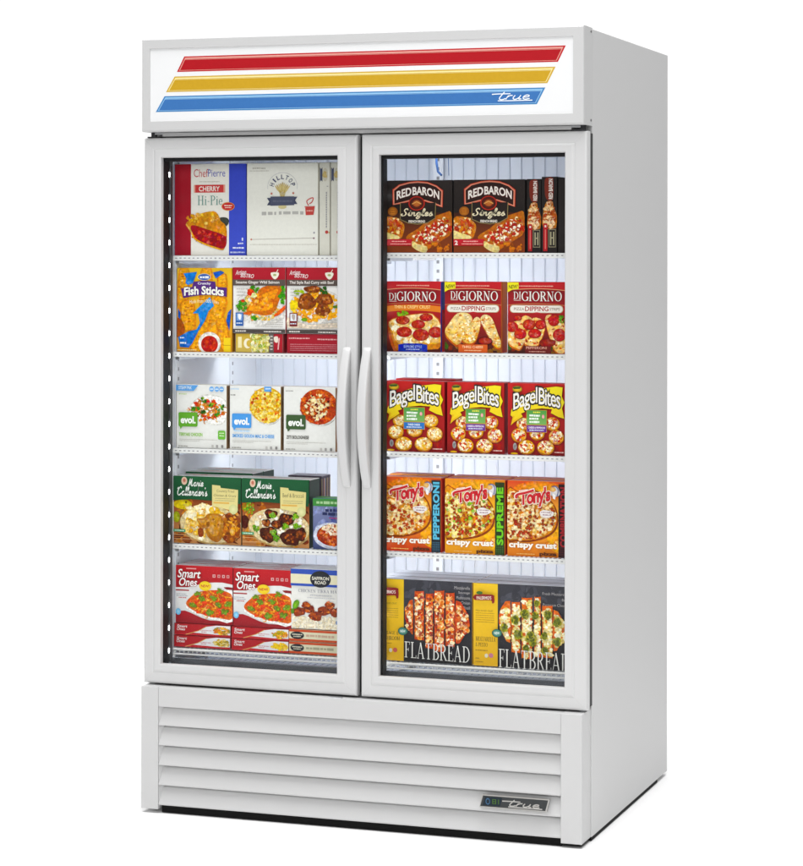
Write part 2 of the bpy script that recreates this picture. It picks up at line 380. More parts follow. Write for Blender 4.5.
    def glyphs(s, t, font, x0, y0, x1, y1, col, w=1, shear=0, rot=0, warp=None, gap=.06, thick=None, grow=None):
        prims = []; X = 0
        for ch in t:
            adv, st = font[ch]
            for e in st:
                if font is SERIF:
                    pts, ws = e; prims.append(([(X+a, b_) for a, b_ in pts], ws))
                else:
                    pts = spline(e, 5); n = len(pts)
                    prims.append(([(X+a+b_*.18, b_) for a, b_ in pts], [(thick or .05)*(.55+.45*abs(math.sin(3*q/n*PI))) for q in range(n)]))
            X += adv+gap
        for mul, cc in (([(grow[1], grow[0])] if grow else [])+[(0, col)]):
            allv = []; allf = []
            for pts, ws in prims:
                ww = [a*w+mul for a in ws] if isinstance(ws, (list, tuple)) else ws*w+mul
                vs, fs = ribbon(pts, ww); allf.append((len(allv), fs, len(vs))); allv += vs
            # fit on the centre lines so outline and face line up
            cv = [p for pts, _ in prims for p in pts]
            ax = min(v[0] for v in cv); bx = max(v[0] for v in cv); ay = min(v[1] for v in cv); by = max(v[1] for v in cv)
            kx = (x1-x0)/(bx-ax); ky = (y1-y0)/(by-ay)
            gx0 = min(v[0] for v in allv); gx1 = max(v[0] for v in allv); gy0 = min(v[1] for v in allv); gy1 = max(v[1] for v in allv)
            fv = s._fit(allv, (x0-(ax-gx0)*kx, y0-(gy1-by)*ky, x1+(gx1-bx)*kx, y1+(ay-gy0)*ky), shear, rot, warp)
            for st_, fs, n in allf:
                s.raw(fv[st_:st_+n], fs, hexc(cc), 6e-6)
    def greek(s, x0, y0, x1, h, col, seed=1, gap=.3, wmax=None):
        """a line of small type too small to read"""
        rnd = random.Random(seed); x = x0
        while x < x1:
            w = rnd.uniform(.6, 2.2)*h
            s.rect(x, y0-h*rnd.uniform(.4, .55), min(x+w, x1), y0+h*rnd.uniform(.3, .5), col, step=5e-6); x += w+h*gap
def archw(k, cx, half):
    return lambda X, Y, t, q: (X, Y+k*((X-cx)/half)**2)

class Box:
    def __init__(s, name, w, h, d, x, z, label, cat, y=.10, front='#ffffff', side=None, top=None, group=None, rz=0, bulge=0):
        s.w, s.h, s.d = w, h, d; s.lift = 2e-4; s.parts = {}; s.name = name
        s.root = empty(name, (x+w/2, y+d/2, z)); s.root.rotation_euler.z = math.radians(rz)
        tag(s.root, label, cat, group)
        f, sd, tp = hexc(front), hexc(side or front), hexc(top or side or front)
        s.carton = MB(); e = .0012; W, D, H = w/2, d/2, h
        vs = [(-W+e, -D, e), (W-e, -D, e), (W-e, -D, H-e), (-W+e, -D, H-e), (W, -D+e, e), (W, D-e, e), (W, D-e, H-e), (W, -D+e, H-e),
              (W-e, D, e), (-W+e, D, e), (-W+e, D, H-e), (W-e, D, H-e), (-W, D-e, e), (-W, -D+e, e), (-W, -D+e, H-e), (-W, D-e, H-e),
              (-W+e, -D+e, H), (W-e, -D+e, H), (W-e, D-e, H), (-W+e, D-e, H), (-W+e, -D+e, 0), (W-e, -D+e, 0), (W-e, D-e, 0), (-W+e, D-e, 0)]
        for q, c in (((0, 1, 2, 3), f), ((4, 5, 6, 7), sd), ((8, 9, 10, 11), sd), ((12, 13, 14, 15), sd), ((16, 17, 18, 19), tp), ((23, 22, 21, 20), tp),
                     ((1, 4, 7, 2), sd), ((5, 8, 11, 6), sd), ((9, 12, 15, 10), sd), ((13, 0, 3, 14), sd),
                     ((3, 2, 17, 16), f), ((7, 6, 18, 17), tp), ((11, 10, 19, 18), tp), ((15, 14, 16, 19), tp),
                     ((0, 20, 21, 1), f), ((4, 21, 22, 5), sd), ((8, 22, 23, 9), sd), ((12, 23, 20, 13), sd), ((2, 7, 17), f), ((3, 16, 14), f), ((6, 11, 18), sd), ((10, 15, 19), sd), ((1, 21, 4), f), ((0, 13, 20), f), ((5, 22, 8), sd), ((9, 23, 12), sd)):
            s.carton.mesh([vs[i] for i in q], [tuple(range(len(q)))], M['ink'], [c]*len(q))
        s.tp = tp
    def toplines(s, cols, n=5, seed=1):
        """print running along the top panel"""
        rnd = random.Random(seed)
        for i in range(n):
            x0 = rnd.uniform(-s.w/2+.004, s.w/2-.03); x1 = min(s.w/2-.004, x0+rnd.uniform(.02, .08)); y0 = -s.d/2+rnd.uniform(.004, max(.005, s.d-.014)); y1 = min(s.d/2-.003, y0+.007)
            z = s.h+.0002+.00004*i
            s.carton.mesh([(x0, y0, z), (x1, y0, z), (x1, y1, z), (x0, y1, z)], [(0, 1, 2, 3)], M['ink'], [hexc(cols[i % len(cols)])]*4)
    def part(s, n):
        if n not in s.parts: s.parts[n] = MB()
        return s.parts[n]
    def art(s, x0, y0, x1, y1, face='front'): return Print(s, face, x0, y0, x1, y1)
    def done(s):
        s.objs = [s.carton.build('carton', s.root)]
        for n, m in s.parts.items():
            if m.f: s.objs.append(m.build(n, s.root))
        return s
def repeat(b, x, z, label, y=None, rz=0, group=None):
    """the same carton again, each part copied"""
    r = b.root.copy(); C.objects.link(r); r.location = (x+b.w/2, (b.root.location.y if y is None else y+b.d/2), z); r.rotation_euler.z = math.radians(rz)
    r['label'] = label
    if group: r['group'] = group; b.root['group'] = group
    for o_ in b.objs:
        c = o_.copy(); C.objects.link(c); c.parent = r
    return r
def behind(b, n, labels, gap=.002, x=None, z=None, cat=None):
    """cartons lined up behind: only their top edges show, so they are plain cartons"""
    for i in range(n):
        c = b.objs[0].copy(); C.objects.link(c); c.parent = None; c.name = b.name
        c.location = (b.root.location.x+(0 if x is None else x), b.root.location.y+(i+1)*(b.d+gap), b.root.location.z+(z or 0))
        tag(c, labels[i], cat or b.root['category'], 'cartons lined up behind the front row')


# ================================================================== THE FREEZER (metres; front plane y = 0, width 1.186, height 1.965)
W, D, H = 1.186, .765, 1.965
fz = tag(empty('display_freezer', (0, 0, 0)), 'tall white two-door glass freezer with striped sign on top', 'freezer')

# cabinet shell: side, top and bottom panels round an open front
m = MB()
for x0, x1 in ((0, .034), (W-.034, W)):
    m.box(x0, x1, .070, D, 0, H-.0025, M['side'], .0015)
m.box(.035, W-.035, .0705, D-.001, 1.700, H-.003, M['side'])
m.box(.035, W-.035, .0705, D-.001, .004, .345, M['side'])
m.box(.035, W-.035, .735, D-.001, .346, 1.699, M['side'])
cab = m.build('cabinet', fz)
m = MB(); m.box(.560, .624, .0702, .092, .346, 1.699, M['plastic'], .002); m.build('mullion', fz)
# interior lining
m = MB()
m.box(.0345, .038, .084, .60, .350, 1.696, M['liner'])
m.box(W-.038, W-.0345, .084, .60, .350, 1.696, M['liner'])
m.box(.0385, W-.0385, .084, .60, 1.690, 1.696, M['liner'])
m.build('lining', fz)
m = MB(); m.box(.0385, W-.0385, .093, .60, .350, .358, M['alu'])
for i in range(60):
    x = .06+i*.018
    m.box(x, x+.006, .11, .30, .3582, .3592, M['alu'])
m.box(.0385, W-.0385, .0845, .0925, .350, .372, M['alu'], .001)
m.build('interior_floor', fz)
m = MB(); m.box(.0385, W-.0385, .575, .60, .358, 1.690, M['backp'])
i = 0; x = .055
while x < W-.05:
    m.box(x, x+.0036, .571, .5748, .362, 1.686, M['rib'], .0012); x += .0335
bk = m.build('back_panel', fz)
# slotted shelf standards
for px_, py_, side in ((.0382, .118, 1), (.0382, .425, 1), (.592, .5600, 0)):
    m = MB()
    if side: m.box(px_, px_+.004, py_-.012, py_+.012, .36, 1.688, M['liner'])
    else: m.box(px_-.014, px_+.014, py_, py_+.0085, .36, 1.688, M['liner'])
    z = .375
    while z < 1.68:
        if side: m.box(px_+.0041, px_+.0044, py_-.003, py_+.003, z, z+.009, M['slot'])
        else: m.box(px_-.004, px_+.004, py_-.0003, py_-.0001, z, z+.009, M['slot'])
        z += .0254
    m.build('shelf_standard', fz)

# LED strips beside each opening
for xc, nm in ((.0402, 1), (.6285, 0)):
    e = MB(); e.box(xc-.007, xc+.0042, .0705, .0835, .362, 1.688, M['plate'], .001); st = e.build('led_strip', fz)
    z = .386
    while z < 1.67:
        e = MB()
        if nm: e.box(xc-.0036, xc+.0036, .0655, .0703, z, z+.012, M['led'], .0016)
        else: e.box(xc+.0037, xc+.0056, .074, .080, z, z+.013, M['led'], .0008)
        e.build('led_lamp', st); z += .0585

# header sign
m = MB()
m.ring((0, W, 1.7272, H), (.024, W-.028, 1.7545, 1.9385), [(0, .0695), (0, .0035), (.06, .0010), (.15, 0), (.965, 0), (.985, .0008), (1, .0035)], M['paint'])
m.box(.004, W-.004, .060, .0698, 1.7300, H-.004, M['paint'])
hd = m.build('sign_frame', fz)
m = MB(); m.box(.0235, W-.0275, .0030, .0048, 1.7540, 1.9390, M['acrylic']); m.build('sign_panel', hd)
for zz in (1.740, 1.955):
    m = MB(); m.tube((W-.0005, .056, zz), (W+.0016, .056, zz), .0030, M['screw'], 12); m.build('screw', hd)
m = MB(); m.box(.042, W-.042, .032, .060, 1.7165, 1.7262, M['plastic'], .0008); m.build('lit_gap_strip', fz)  # added strip standing in for the lit body front in this gap
def band(name, z0, z1, xl0, xl1, xr0, xr1, col, pale, edge):
    """sloping-ended stripe: bottom corners xl0/xr0, top corners xl1/xr1"""
    s = MB(); H_ = z1-z0
    def q(z): t = (z-z0)/H_; return xl0+(xl1-xl0)*t, xr0+(xr1-xr0)*t
    def strip(za, zb, da, db, c, y):
        a = q(za); b = q(zb); s.poly([(a[0]+da, y, za), (a[1]-db, y, za), (b[1]-db, y, zb), (b[0]+da, y, zb)], M['ink'], [hexc(c)]*4)
    strip(z0, z1, 0, 0, edge, .00285)
    strip(z0+.0032, z1-.0032, .0045, .0045, pale, .00275)
    strip(z0+.0042, z1-.0088, .0065, .0065, col, .00265)
    strip(z1-.0078, z1-.0068, .007, .007, edge, .0026)
    return s.build(name, hd)
band('stripe', 1.8785, 1.9175, .099, .1196, 1.1193, 1.1394, '#ab121d', '#dda093', '#b91f29')
band('stripe', 1.8278, 1.8670, .068, .0922, 1.0925, 1.1134, '#c39a22', '#efdf9c', '#c9a53a')
bb = band('stripe', 1.7776, 1.8175, .0389, .0639, 1.066, 1.0876, '#3a6fae', '#93bfe2', '#3f80b8')
def true_logo(y, x0, z0, w, h, mat, parent, name, th=.0011, ink=None):
    """the maker's script word: crossed t with a long bar, r, u, e and an underline tail"""
    S = [[(-.12, .80), (.10, .84), (.46, .84)], [(.26, 1.12), (.20, .70), (.15, .25), (.18, .04), (.27, .04), (.34, .18)],
         [(.42, .60), (.38, .30), (.36, .02)], [(.39, .36), (.46, .56), (.54, .60)],
         [(.62, .60), (.58, .24), (.61, .05), (.69, .06), (.77, .30)], [(.80, .60), (.77, .28), (.77, .05), (.84, .10)],
         [(.90, .30), (1.04, .36), (1.06, .54), (.98, .60), (.90, .40), (.90, .12), (.98, .02), (1.10, .12)], [(.12, -.14), (.55, -.16), (1.20, -.14)]]
    s = MB(); yy = y
    for e in S:
        pts = spline(e, 6); vs, fs = ribbon([(x0+a*w+b*h*.28, z0+b*h) for a, b in pts], th)
        n = len(vs); yy -= .00003
        c = [hexc(ink)]*(2*n) if ink else None
        vv = [(a, yy, b) for a, b in vs]+[(a, yy+.0004, b) for a, b in vs]
        s.mesh(vv, fs+[tuple(n+i_ for i_ in f[::-1]) for f in fs], mat, c)
    return s.build(name, parent)
true_logo(.0022, .957, 1.790, .082, .017, M['ink'], hd, 'logo', .0011, '#eef4fa')

# doors
def door(xo0, xo1, xi0, xi1, zi0, zi1, hx, hinge_left):
    z0, z1 = .3165, 1.7125
    d = empty('door', (0, 0, 0), fz)
    m = MB()
    prof = [(.07, .0600), (.07, .0400), (0, .0395), (0, .0255), (.02, .0215), (.06, .0190), (.12, .0180), (.52, .0180), (.575, .0190), (.63, .0176), (.70, .0168), (.93, .0166), (.975, .0176), (.995, .0200), (1, .0295)]
    m.ring((xo0, xo1, z0, z1), (xi0, xi1, zi0, zi1), prof, M['plastic'])
    fr_ = m.build('door_frame', d)
    # mitre joints pressed in the moulding corners
    for (ax, az), (bx_, bz) in (((xo0, z0), (xi0, zi0)), ((xo1, z0), (xi1, zi0)), ((xo0, z1), (xi0, zi1)), ((xo1, z1), (xi1, zi1))):
        p = lambda t: (ax+(bx_-ax)*t, az+(bz-az)*t)
        a = p(.14); b = p(.50); n_ = .00030; m = MB()
        m.poly([(a[0]-n_, .01795, a[1]), (a[0]+n_, .01795, a[1]), (b[0]+n_, .01795, b[1]), (b[0]-n_, .01795, b[1])], M['mitre']); m.build('mitre_joint', d)
    m = MB(); m.box(xi0-.006, xi1+.006, .0300, .0330, zi0-.006, zi1+.006, M['glass']); 
    gm = MB(); gm.poly([(xi0-.004, .031, zi0-.004), (xi1+.004, .031, zi0-.004), (xi1+.004, .031, zi1+.004), (xi0-.004, .031, zi1+.004)], M['glass']); gm.build('glass_pane', d)
    m = MB(); m.ring((xo0+.003, xo1-.003, z0+.004, z1-.004), (xi0, xi1, zi0-.0105, zi1), [(0, .0400), (0, .0690), (.9, .0680), (.96, .060), (1, .058), (1, .0325), (.9, .0322)], M['black'])
    m.box(xi0-.002, xi1+.002, .0345, .0600, zi1-.0085, zi1+.002, M['black'])
    if not hinge_left: m.box(xi0-.002, xi0+.0035, .0345, .0600, zi0+.002, zi1-.0090, M['black'])
    m.build('gasket', d)
    # bowed pull handle
    hz0, hz1 = .834, 1.184; N = 36; vs = []; fs = []; hw = .0122
    for i in range(N+1):
        s = i/N; z = hz0+(hz1-hz0)*s; k_ = math.sin(PI*s)**.8
        yf = .0178-.0385*k_; yb = .0195; w2 = hw*(.9+.1*k_)
        sec = [(-w2, yb), (-w2, yf+.004), (-w2+.0012, yf+.0012), (-w2+.004, yf), (w2-.004, yf), (w2-.0012, yf+.0012), (w2, yf+.004), (w2, yb)]
        vs += [(hx+a, b, z) for a, b in sec]
    n = 8
    for i in range(N):
        for j in range(n): fs.append((i*n+j, i*n+(j+1) % n, (i+1)*n+(j+1) % n, (i+1)*n+j))
    fs += [tuple(range(n-1, -1, -1)), tuple(range(N*n, N*n+n))]
    m = MB(); m.mesh(vs, fs, M['plastic']); hh = m.build('handle', d, smooth=True)
    # hinge hardware at the outer corners
    xh = xo0 if hinge_left else xo1
    s = 1 if hinge_left else -1
    m = MB(); m.box(min(xh+s*.006, xh+s*.040), max(xh+s*.006, xh+s*.040), .026, .060, 1.7130, 1.7165, M['dark'])
    m.tube((xh+s*.018, .040, 1.7160), (xh+s*.018, .040, 1.7275), .008, M['dark'], 12)
    m.box(min(xh+s*.022, xh+s*.10), max(xh+s*.022, xh+s*.10), .034, .066, 1.7215, 1.7265, M['steel']); m.build('hinge', d)
    m = MB(); m.tube((xh+s*.018, .040, .3020), (xh+s*.018, .040, .3165), .008, M['steel'], 12)
    m.box(min(xh+s*.008, xh+s*.05), max(xh+s*.008, xh+s*.05), .030, .066, .3145, .3163, M['dark'])
    m.build('hinge', d)
    return d
M['mitre'] = principled('mitre_line', (.48, .48, .48), .6, noise=.05, nscale=50)
door(-.0035, .5895, .0465, .5355, .3675, 1.6615, .5620, True)
door(.6005, 1.1900, .6490, 1.1320, .3700, 1.6610, .6165, False)

# lower grille: two posts, a plain rail and five pressed louvres
m = MB(); m.box(.0020, .0500, -.002, .0690, 0, .3120, M['paint'], .0012); m.build('grille_post', fz)
m = MB(); m.box(1.1300, 1.1835, -.002, .0690, 0, .3120, M['paint'], .0012)
gp = m.build('grille_post', fz)
m = MB(); m.box(.0502, 1.1298, -.0008, .030, .2618, .3116, M['paint'], .0012); m.build('grille_rail', fz)
for k_ in range(5):
    zt = .2612-k_*.0507; m = MB(); X0, X1 = .0506, 1.1294
    prof = [(.027, zt), (.0165, zt-.0015), (.0125, zt-.0045), (.0095, zt-.011), (.0070, zt-.020), (.0045, zt-.030), (.0020, zt-.0385), (.0002, zt-.0430), (-.0003, zt-.0455), (.0008, zt-.0472), (.0035, zt-.0480), (.016, zt-.0478), (.027, zt-.0475)]
    N = len(prof); cut = lambda y: max(0, y)*.55
    vs = [(X0+cut(y), y, z) for y, z in prof]+[(X1-cut(y)*.3, y, z) for y, z in prof]
    m.mesh(vs, [(i, N+i, N+i+1, i+1) for i in range(N-1)], M['paint'])
    m.mesh([(X0, .001, zt), (X0, .001, zt-.05), (X0+.009, .0165, zt-.05), (X0+.009, .0165, zt)], [(0, 1, 2, 3)], M['paint'])
    ob = m.build('louvre', fz, smooth=True)
m = MB(); m.box(.0510, 1.1290, .030, .0690, .004, .2617, M['black']); m.build('grille_backing', fz)
m = MB(); m.box(.0560, 1.1295, .008, .690, -.0085, -.0005, M['base']); m.box(.0560, 1.1295, .008, .030, -.0004, .0085, M['base'])
m.box(1.135, W-.0012, .070, .670, -.0085, -.0003, M['base']); m.box(.0012, .052, .070, .670, -.0085, -.0003, M['base'])
m.box(1.131, 1.181, .002, .069, -.0040, -.0003, M['base'])
m.build('base_rail', fz)
# badge with controller window on the fourth louvre
bd = MB(); y0 = -.0075
def para(x0, x1, z0, z1, sl, y, mat, out, dy=0, col=None):
    out.mesh([(x0, y, z0), (x1, y+dy, z0), (x1+sl, y+dy, z1), (x0+sl, y, z1), (x0, y+.006, z0), (x1, y+.006, z0), (x1+sl, y+.006, z1), (x0+sl, y+.006, z1)],
             [(0, 1, 2, 3), (7, 6, 5, 4), (0, 4, 5, 1), (3, 2, 6, 7), (0, 3, 7, 4), (1, 5, 6, 2)], mat, [hexc(col)]*8 if col else None)
para(.9240, 1.0960, .0735, .1045, .0080, y0, M['chrome'], bd)
badge = bd.build('badge', fz)
b2 = MB(); para(.9265, 1.0930, .0760, .1020, .0072, y0-.0006, M['ink'], b2, col='#3a3c3d'); b2.build('badge_plate', badge)
b2 = MB(); para(.9330, .9775, .0785, .0995, .0058, y0-.0010, M['ink'], b2, col='#1e2a33')
b2.build('display_window', badge)
b3 = MB()
for i in range(16):
    a0 = 2*PI*i/16; a1 = 2*PI*(i+1)/16; cx, cz = .9465, .0888
    b3.poly([(cx+.0040*math.cos(a0), y0-.0012, cz+.0055*math.sin(a0)), (cx+.0056*math.cos(a0), y0-.0012, cz+.0078*math.sin(a0)), (cx+.0056*math.cos(a1), y0-.0012, cz+.0078*math.sin(a1)), (cx+.0040*math.cos(a1), y0-.0012, cz+.0055*math.sin(a1))], M['ink'], [hexc('#41688c')]*4)
for (xa, xb) in ((.9580, .9600), (.9655, .9675), (.9730, .9750)): b3.box(xa, xb, y0-.0013, y0-.0011, .0835, .0950, M['ink'])
b3.c = [c if c else [hexc('#466a26')]*4 for c in b3.c]
for (xa, xb) in ((.9600, .9655),):
    for zz in (.0835, .0886, .0938): b3.mesh([(xa, y0-.0012, zz), (xb, y0-.0012, zz), (xb, y0-.0012, zz+.0014), (xa, y0-.0012, zz+.0014)], [(0, 1, 2, 3)], M['ink'], [hexc('#466a26')]*4)
b3.build('controller_digits', badge)
true_logo(y0-.0013, .990, .0815, .080, .0135, M['chrome'], badge, 'logo', .0013)
m = MB()
for s_ in range(1): m.box(.520, .555, .001, .012, .3117, .3140, M['steel'])
m.build('catch_plate', fz)

# shelves
ZL = [1.4105, 1.1615, .9125, .6645, .3965]
ZR = [1.4180, 1.1695, .9195, .6690, .3935]
def shelf(x0, x1, z, low=False):
    h = .0135
    sh = MB()
    if low:
        sh.tube((x0, .091, z-.0045), (x1, .091, z-.0045), .0035, M['shelf'], 8)
        sh.tube((x0, .091, z-.016), (x1, .091, z-.016), .0025, M['shelf'], 8)
        for xx in (x0+.004, x1-.004):
            sh.path([(xx, .092, z-.004), (xx-.003, .090, z-.030), (xx+.002, .096, z-.034), (xx+.028, .22, z-.033), (xx+.010, .24, z-.010)], .0026, M['shelf'], 7)
    x = x0+.006
    while x < x1-.003:
        sh.tube((x, .0935, z-.003), (x, .562, z-.003), .0016, M['shelf'], 5)
        if low: sh.tube((x, .0905, z-.0035), (x, .0905, z-.012), .0016, M['shelf'], 5)
        x += .0125
    for yy in (.13, .27, .41, .555): sh.tube((x0, yy, z-.0075), (x1, yy, z-.0075), .003, M['shelf'], 6)
    s = sh.build('wire_shelf', fz)
    if not low:
        r = MB(); r.box(x0, x1, .0875, .0905, z-h+.0015, z+.0006, M['shelf'], .0008); r.box(x0, x1, .0907, .0965, z-.0085, z-.0055, M['shelf']); r.build('price_rail', s)
        q = MB(); x = x0+.006
        while x < x1-.008:
            q.box(x, x+.0054, .08715, .0874, z-.0066, z-.0044, M['slot']); x += .0125
        q.build('rail_slots', s)
        for xx in (x0+.001, x1-.013):
            c = MB(); c.box(xx, xx+.012, .098, .25, z-.020, z-.0105, M['steel'], .001); c.build('shelf_clip', s)
    return s
for i in range(5):
    shelf(.0430, .5860, ZL[i], i == 4); shelf(.6320, 1.1440, ZR[i], i == 4)
m = MB(); m.path([(.6735, .34, 1.690), (.6760, .335, 1.655), (.682, .33, 1.632), (.694, .325, 1.622)], .0032, M['bluewire'], 8); m.build('sensor_cable', fz)
m = MB(); m.path([(.722, .30, 1.690), (.724, .30, 1.62)], .0010, M['bluewire'], 6); m.build('thin_wire', fz)

# ================================================================== THE CARTONS
# ---------- left door, top shelf
b = Box('pie_box', .204, .237, .045, .0405, ZL[0]+.0012, 'white pie carton with red and blue side bands and a cherry pie slice', 'frozen pie', front='#eeebe2', side='#2f3fb4', top='#eeebe2')
p = b.art(75, 70, 638, 795).on('printed_panel')
p.rect(75, 70, 205, 795, '#a90b22', '#a00f26'); p.rect(505, 70, 638, 795, '#3547c4', '#3d4fc6')
p.greek(270, 212, 430, 8, '#c9c3b6', 3)
p.rect(228, 236, 475, 298, '#e7a08c'); p.rect(240, 236, 462, 298, '#cf3a3a'); p.text('CHERRY', 268, 248, 432, 288, '#f6efe6', .02)
p.greek(515, 770, 628, 12, '#c4cdf0', 5); p.greek(535, 735, 622, 13, '#dfe4f6', 6); p.greek(575, 700, 620, 13, '#dfe4f6', 7); p.rect(606, 655, 616, 678, '#dfe4f6')
p.on('brand_logo'); p.text('Chef', 228, 112, 340, 175, '#c22a3a', -.005); p.text('Pierre', 340, 115, 475, 172, '#4a4fb4', -.005)
p.glyphs('Hi-Pie', SERIF, 258, 322, 452, 396, '#5b8f86', .8)
p.blob(498, 408, 52, 34, '#d98a3a', n=24); p.blob(498, 408, 46, 28, '#c8202c', n=24); p.greek(468, 402, 530, 10, '#f3ddc8', 2); p.greek(474, 418, 522, 8, '#f3ddc8', 3)
p.on('food_picture')
p.poly([(430, 500), (480, 495), (505, 515), (498, 550), (470, 572), (440, 560)], '#3b3f38', 3)
p.poly([(165, 545), (215, 500), (285, 462), (385, 445), (425, 480), (440, 520), (480, 560), (490, 640), (470, 742), (430, 748), (330, 712), (235, 668), (200, 600)], '#c98a3c', 3)
p.poly([(168, 545), (215, 500), (285, 462), (385, 445), (425, 482), (435, 530), (390, 585), (300, 565), (215, 552)], '#d99a2e', 3, col2='#c47a22')
p.poly([(205, 562), (240, 556), (300, 576), (390, 606), (480, 640), (482, 718), (440, 742), (330, 706), (242, 664), (215, 622)], '#9c1622', 3)
p.scatter(350, 650, 130, 52, 70, 8, 20, ['#7e0f1c', '#b32a30', '#8d1420', '#c44a44'], 4, mids=['#a8202a', '#d06058'], top=lambda x, y: 560+(x-205)*.29 < y < 668+(x-242)*.36)
p.poly([(382, 590), (430, 540), (478, 580), (488, 642), (440, 622)], '#d98c34', 3)
p.scatter(300, 505, 120, 40, 26, 7, 22, ['#e8b850', '#c47a20', '#b96a18', '#eec466'], 8, mids=['#f0cc70', '#d08a28'], top=lambda x, y: y > 470 or x > 300)
p.line([(170, 548), (205, 600), (240, 664), (330, 710), (440, 746)], 12, '#dba450', 4)
b.done(); cherry = b

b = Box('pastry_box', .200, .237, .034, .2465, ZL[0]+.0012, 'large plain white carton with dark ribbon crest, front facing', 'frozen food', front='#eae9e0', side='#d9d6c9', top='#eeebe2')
p = b.art(90, 68, 630, 768).on('printed_panel')
p.greek(135, 108, 232, 12, '#b9b5ab', 1); p.greek(112, 128, 258, 9, '#cfccc2', 2)
p.line([(125, 646), (600, 636)], 4, '#b9b3aa'); p.blob(125, 646, 7, 7, '#c77a66'); p.blob(598, 637, 7, 7, '#8c6c72'); p.blob(600, 596, 6, 8, '#9a97a0')
p.greek(115, 685, 620, 9, '#d5d2c8', 4)
p.greek(205, 450, 315, 26, '#b3b1ac', 11, .5); p.greek(335, 447, 520, 26, '#b3b1ac', 14, .5)
p.on('brand_logo')
p.line([(362+112*math.cos(t), 250-0+108*-math.sin(t)) for t in [PI*(i/20*1.1-.05) for i in range(21)]], 2.5, '#b8b8bd')
for i, ch in enumerate('HILLTOP'):
    a = 160-i*23.4; ca, sa = math.cos(math.radians(a)), math.sin(math.radians(a)); cx, cy = 362+84*ca, 262-88*sa
    wd = 5 if ch in 'I' else 11
    p.text(ch, cx-wd, cy-17, cx+wd, cy+17, '#4a4d6c', .015, rot=(90-a)*-1 if False else (a-90))
for i in range(9): p.blob(362+(i-4)*9, 248+abs(i-4)*5, 6, 34, ('#c0a658', '#b0923e', '#cdb878')[i % 3], '#d8c890', .1, rot=(i-4)*.16)
for i in range(7): p.line([(362+(i-3)*9, 275), (362+(i-3)*3, 335)], 4, ('#c9b878', '#b59a4a')[i % 2])
p.blob(362, 400, 32, 16, '#d2c48e', n=14)
p.poly([(245, 332), (285, 332), (285, 388), (245, 388), (262, 360)], '#43485f'); p.poly([(475, 325), (440, 325), (440, 380), (475, 380), (458, 352)], '#43485f')
p.poly([(272, 322), (450, 322), (452, 388), (272, 392)], '#4d5269'); p.greek(290, 357, 436, 14, '#5f6478', 6)
p.blob(280, 300, 8, 8, '#c77a66'); p.blob(444, 298, 8, 8, '#c77a66')
p.on('emblem'); p.poly([(534, 408), (606, 395), (596, 462), (538, 464)], '#c4453e'); p.rect(530, 398, 604, 406, '#c4453e')
p.line([(560, 392), (545, 360), (570, 340), (594, 335), (585, 365), (566, 378)], 7, '#c9514a', 4); p.greek(545, 432, 590, 10, '#e9b7ac', 3)
b.done()
def slim(x, lab, y=.10):
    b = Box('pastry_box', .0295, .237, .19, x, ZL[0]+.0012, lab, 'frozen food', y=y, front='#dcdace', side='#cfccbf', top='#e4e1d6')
    p = b.art(640, 62, 725, 765).on('printed_panel')
    p.line([(697, 285), (697, 555)], 8, '#8f8f96'); 
    for i in range(14): p.rect(692, 300+i*18, 703, 304+i*18, '#dcdace')
    p.blob(700, 588, 13, 13, '#b8443e'); p.blob(720, 592, 5, 8, '#c9a04a'); p.rect(700, 240, 712, 246, '#9b9a9a')
    p.on('brand_logo'); p.blob(687, 155, 22, 50, '#c9c4b0'); p.blob(684, 155, 18, 26, '#b9a060', '#c9b478', .2); p.rect(646, 100, 666, 208, '#4a4f66')
    p.poly([(646, 100), (656, 112), (666, 100)], '#dcdace'); p.poly([(646, 208), (656, 197), (666, 208)], '#dcdace')
    return b.done()
slim(.4495, 'narrow white carton standing edge-on beside the ribbon crest carton')
slim(.4810, 'narrow white carton edge-on, half hidden by the door stile, next to another narrow white one')

# ---------- left door, second shelf
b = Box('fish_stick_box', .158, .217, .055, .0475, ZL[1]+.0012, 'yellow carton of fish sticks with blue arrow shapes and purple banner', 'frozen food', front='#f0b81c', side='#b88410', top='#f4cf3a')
p = b.art(105, 62, 560, 760).on('food_picture')
p.rect(105, 62, 560, 760, '#f2c21e', '#e89a18')
def stick(x0, y0, x1, y1, w, s=1):
    L = math.hypot(x1-x0, y1-y0); nx, ny = -(y1-y0)/L*w, (x1-x0)/L*w; ux, uy = (x1-x0)/L*w*.5, (y1-y0)/L*w*.5
    p.poly([(x0+nx, y0+ny), (x0-ux, y0-uy), (x0-nx, y0-ny), (x1-nx, y1-ny), (x1+ux, y1+uy), (x1+nx, y1+ny)], '#d98414', 3)
    q = .72; p.poly([(x0+nx*q, y0+ny*q), (x0-ux*.6, y0-uy*.6), (x0-nx*q, y0-ny*q), (x1-nx*q, y1-ny*q), (x1+ux*.6, y1+uy*.6), (x1+nx*q, y1+ny*q)], '#eda228', 3)
    r = random.Random(s)
    for i in range(26):
        t = r.random(); g_ = r.uniform(-.8, .8); p.blob(x0+(x1-x0)*t+nx*g_, y0+(y1-y0)*t+ny*g_, r.uniform(5, 14), r.uniform(4, 10), r.choice(['#c66c10', '#f4b440', '#e08e1a', '#f6c458']), wob=.3, n=8, rnd=r, step=8e-6)
stick(150, 380, 165, 90, 45, 1); stick(340, 380, 350, 90, 50, 2); stick(200, 560, 190, 360, 62, 3); stick(480, 300, 480, 130, 40, 4)
p.poly([(110, 480), (160, 520), (170, 600), (105, 640)], '#a8500c', 3)
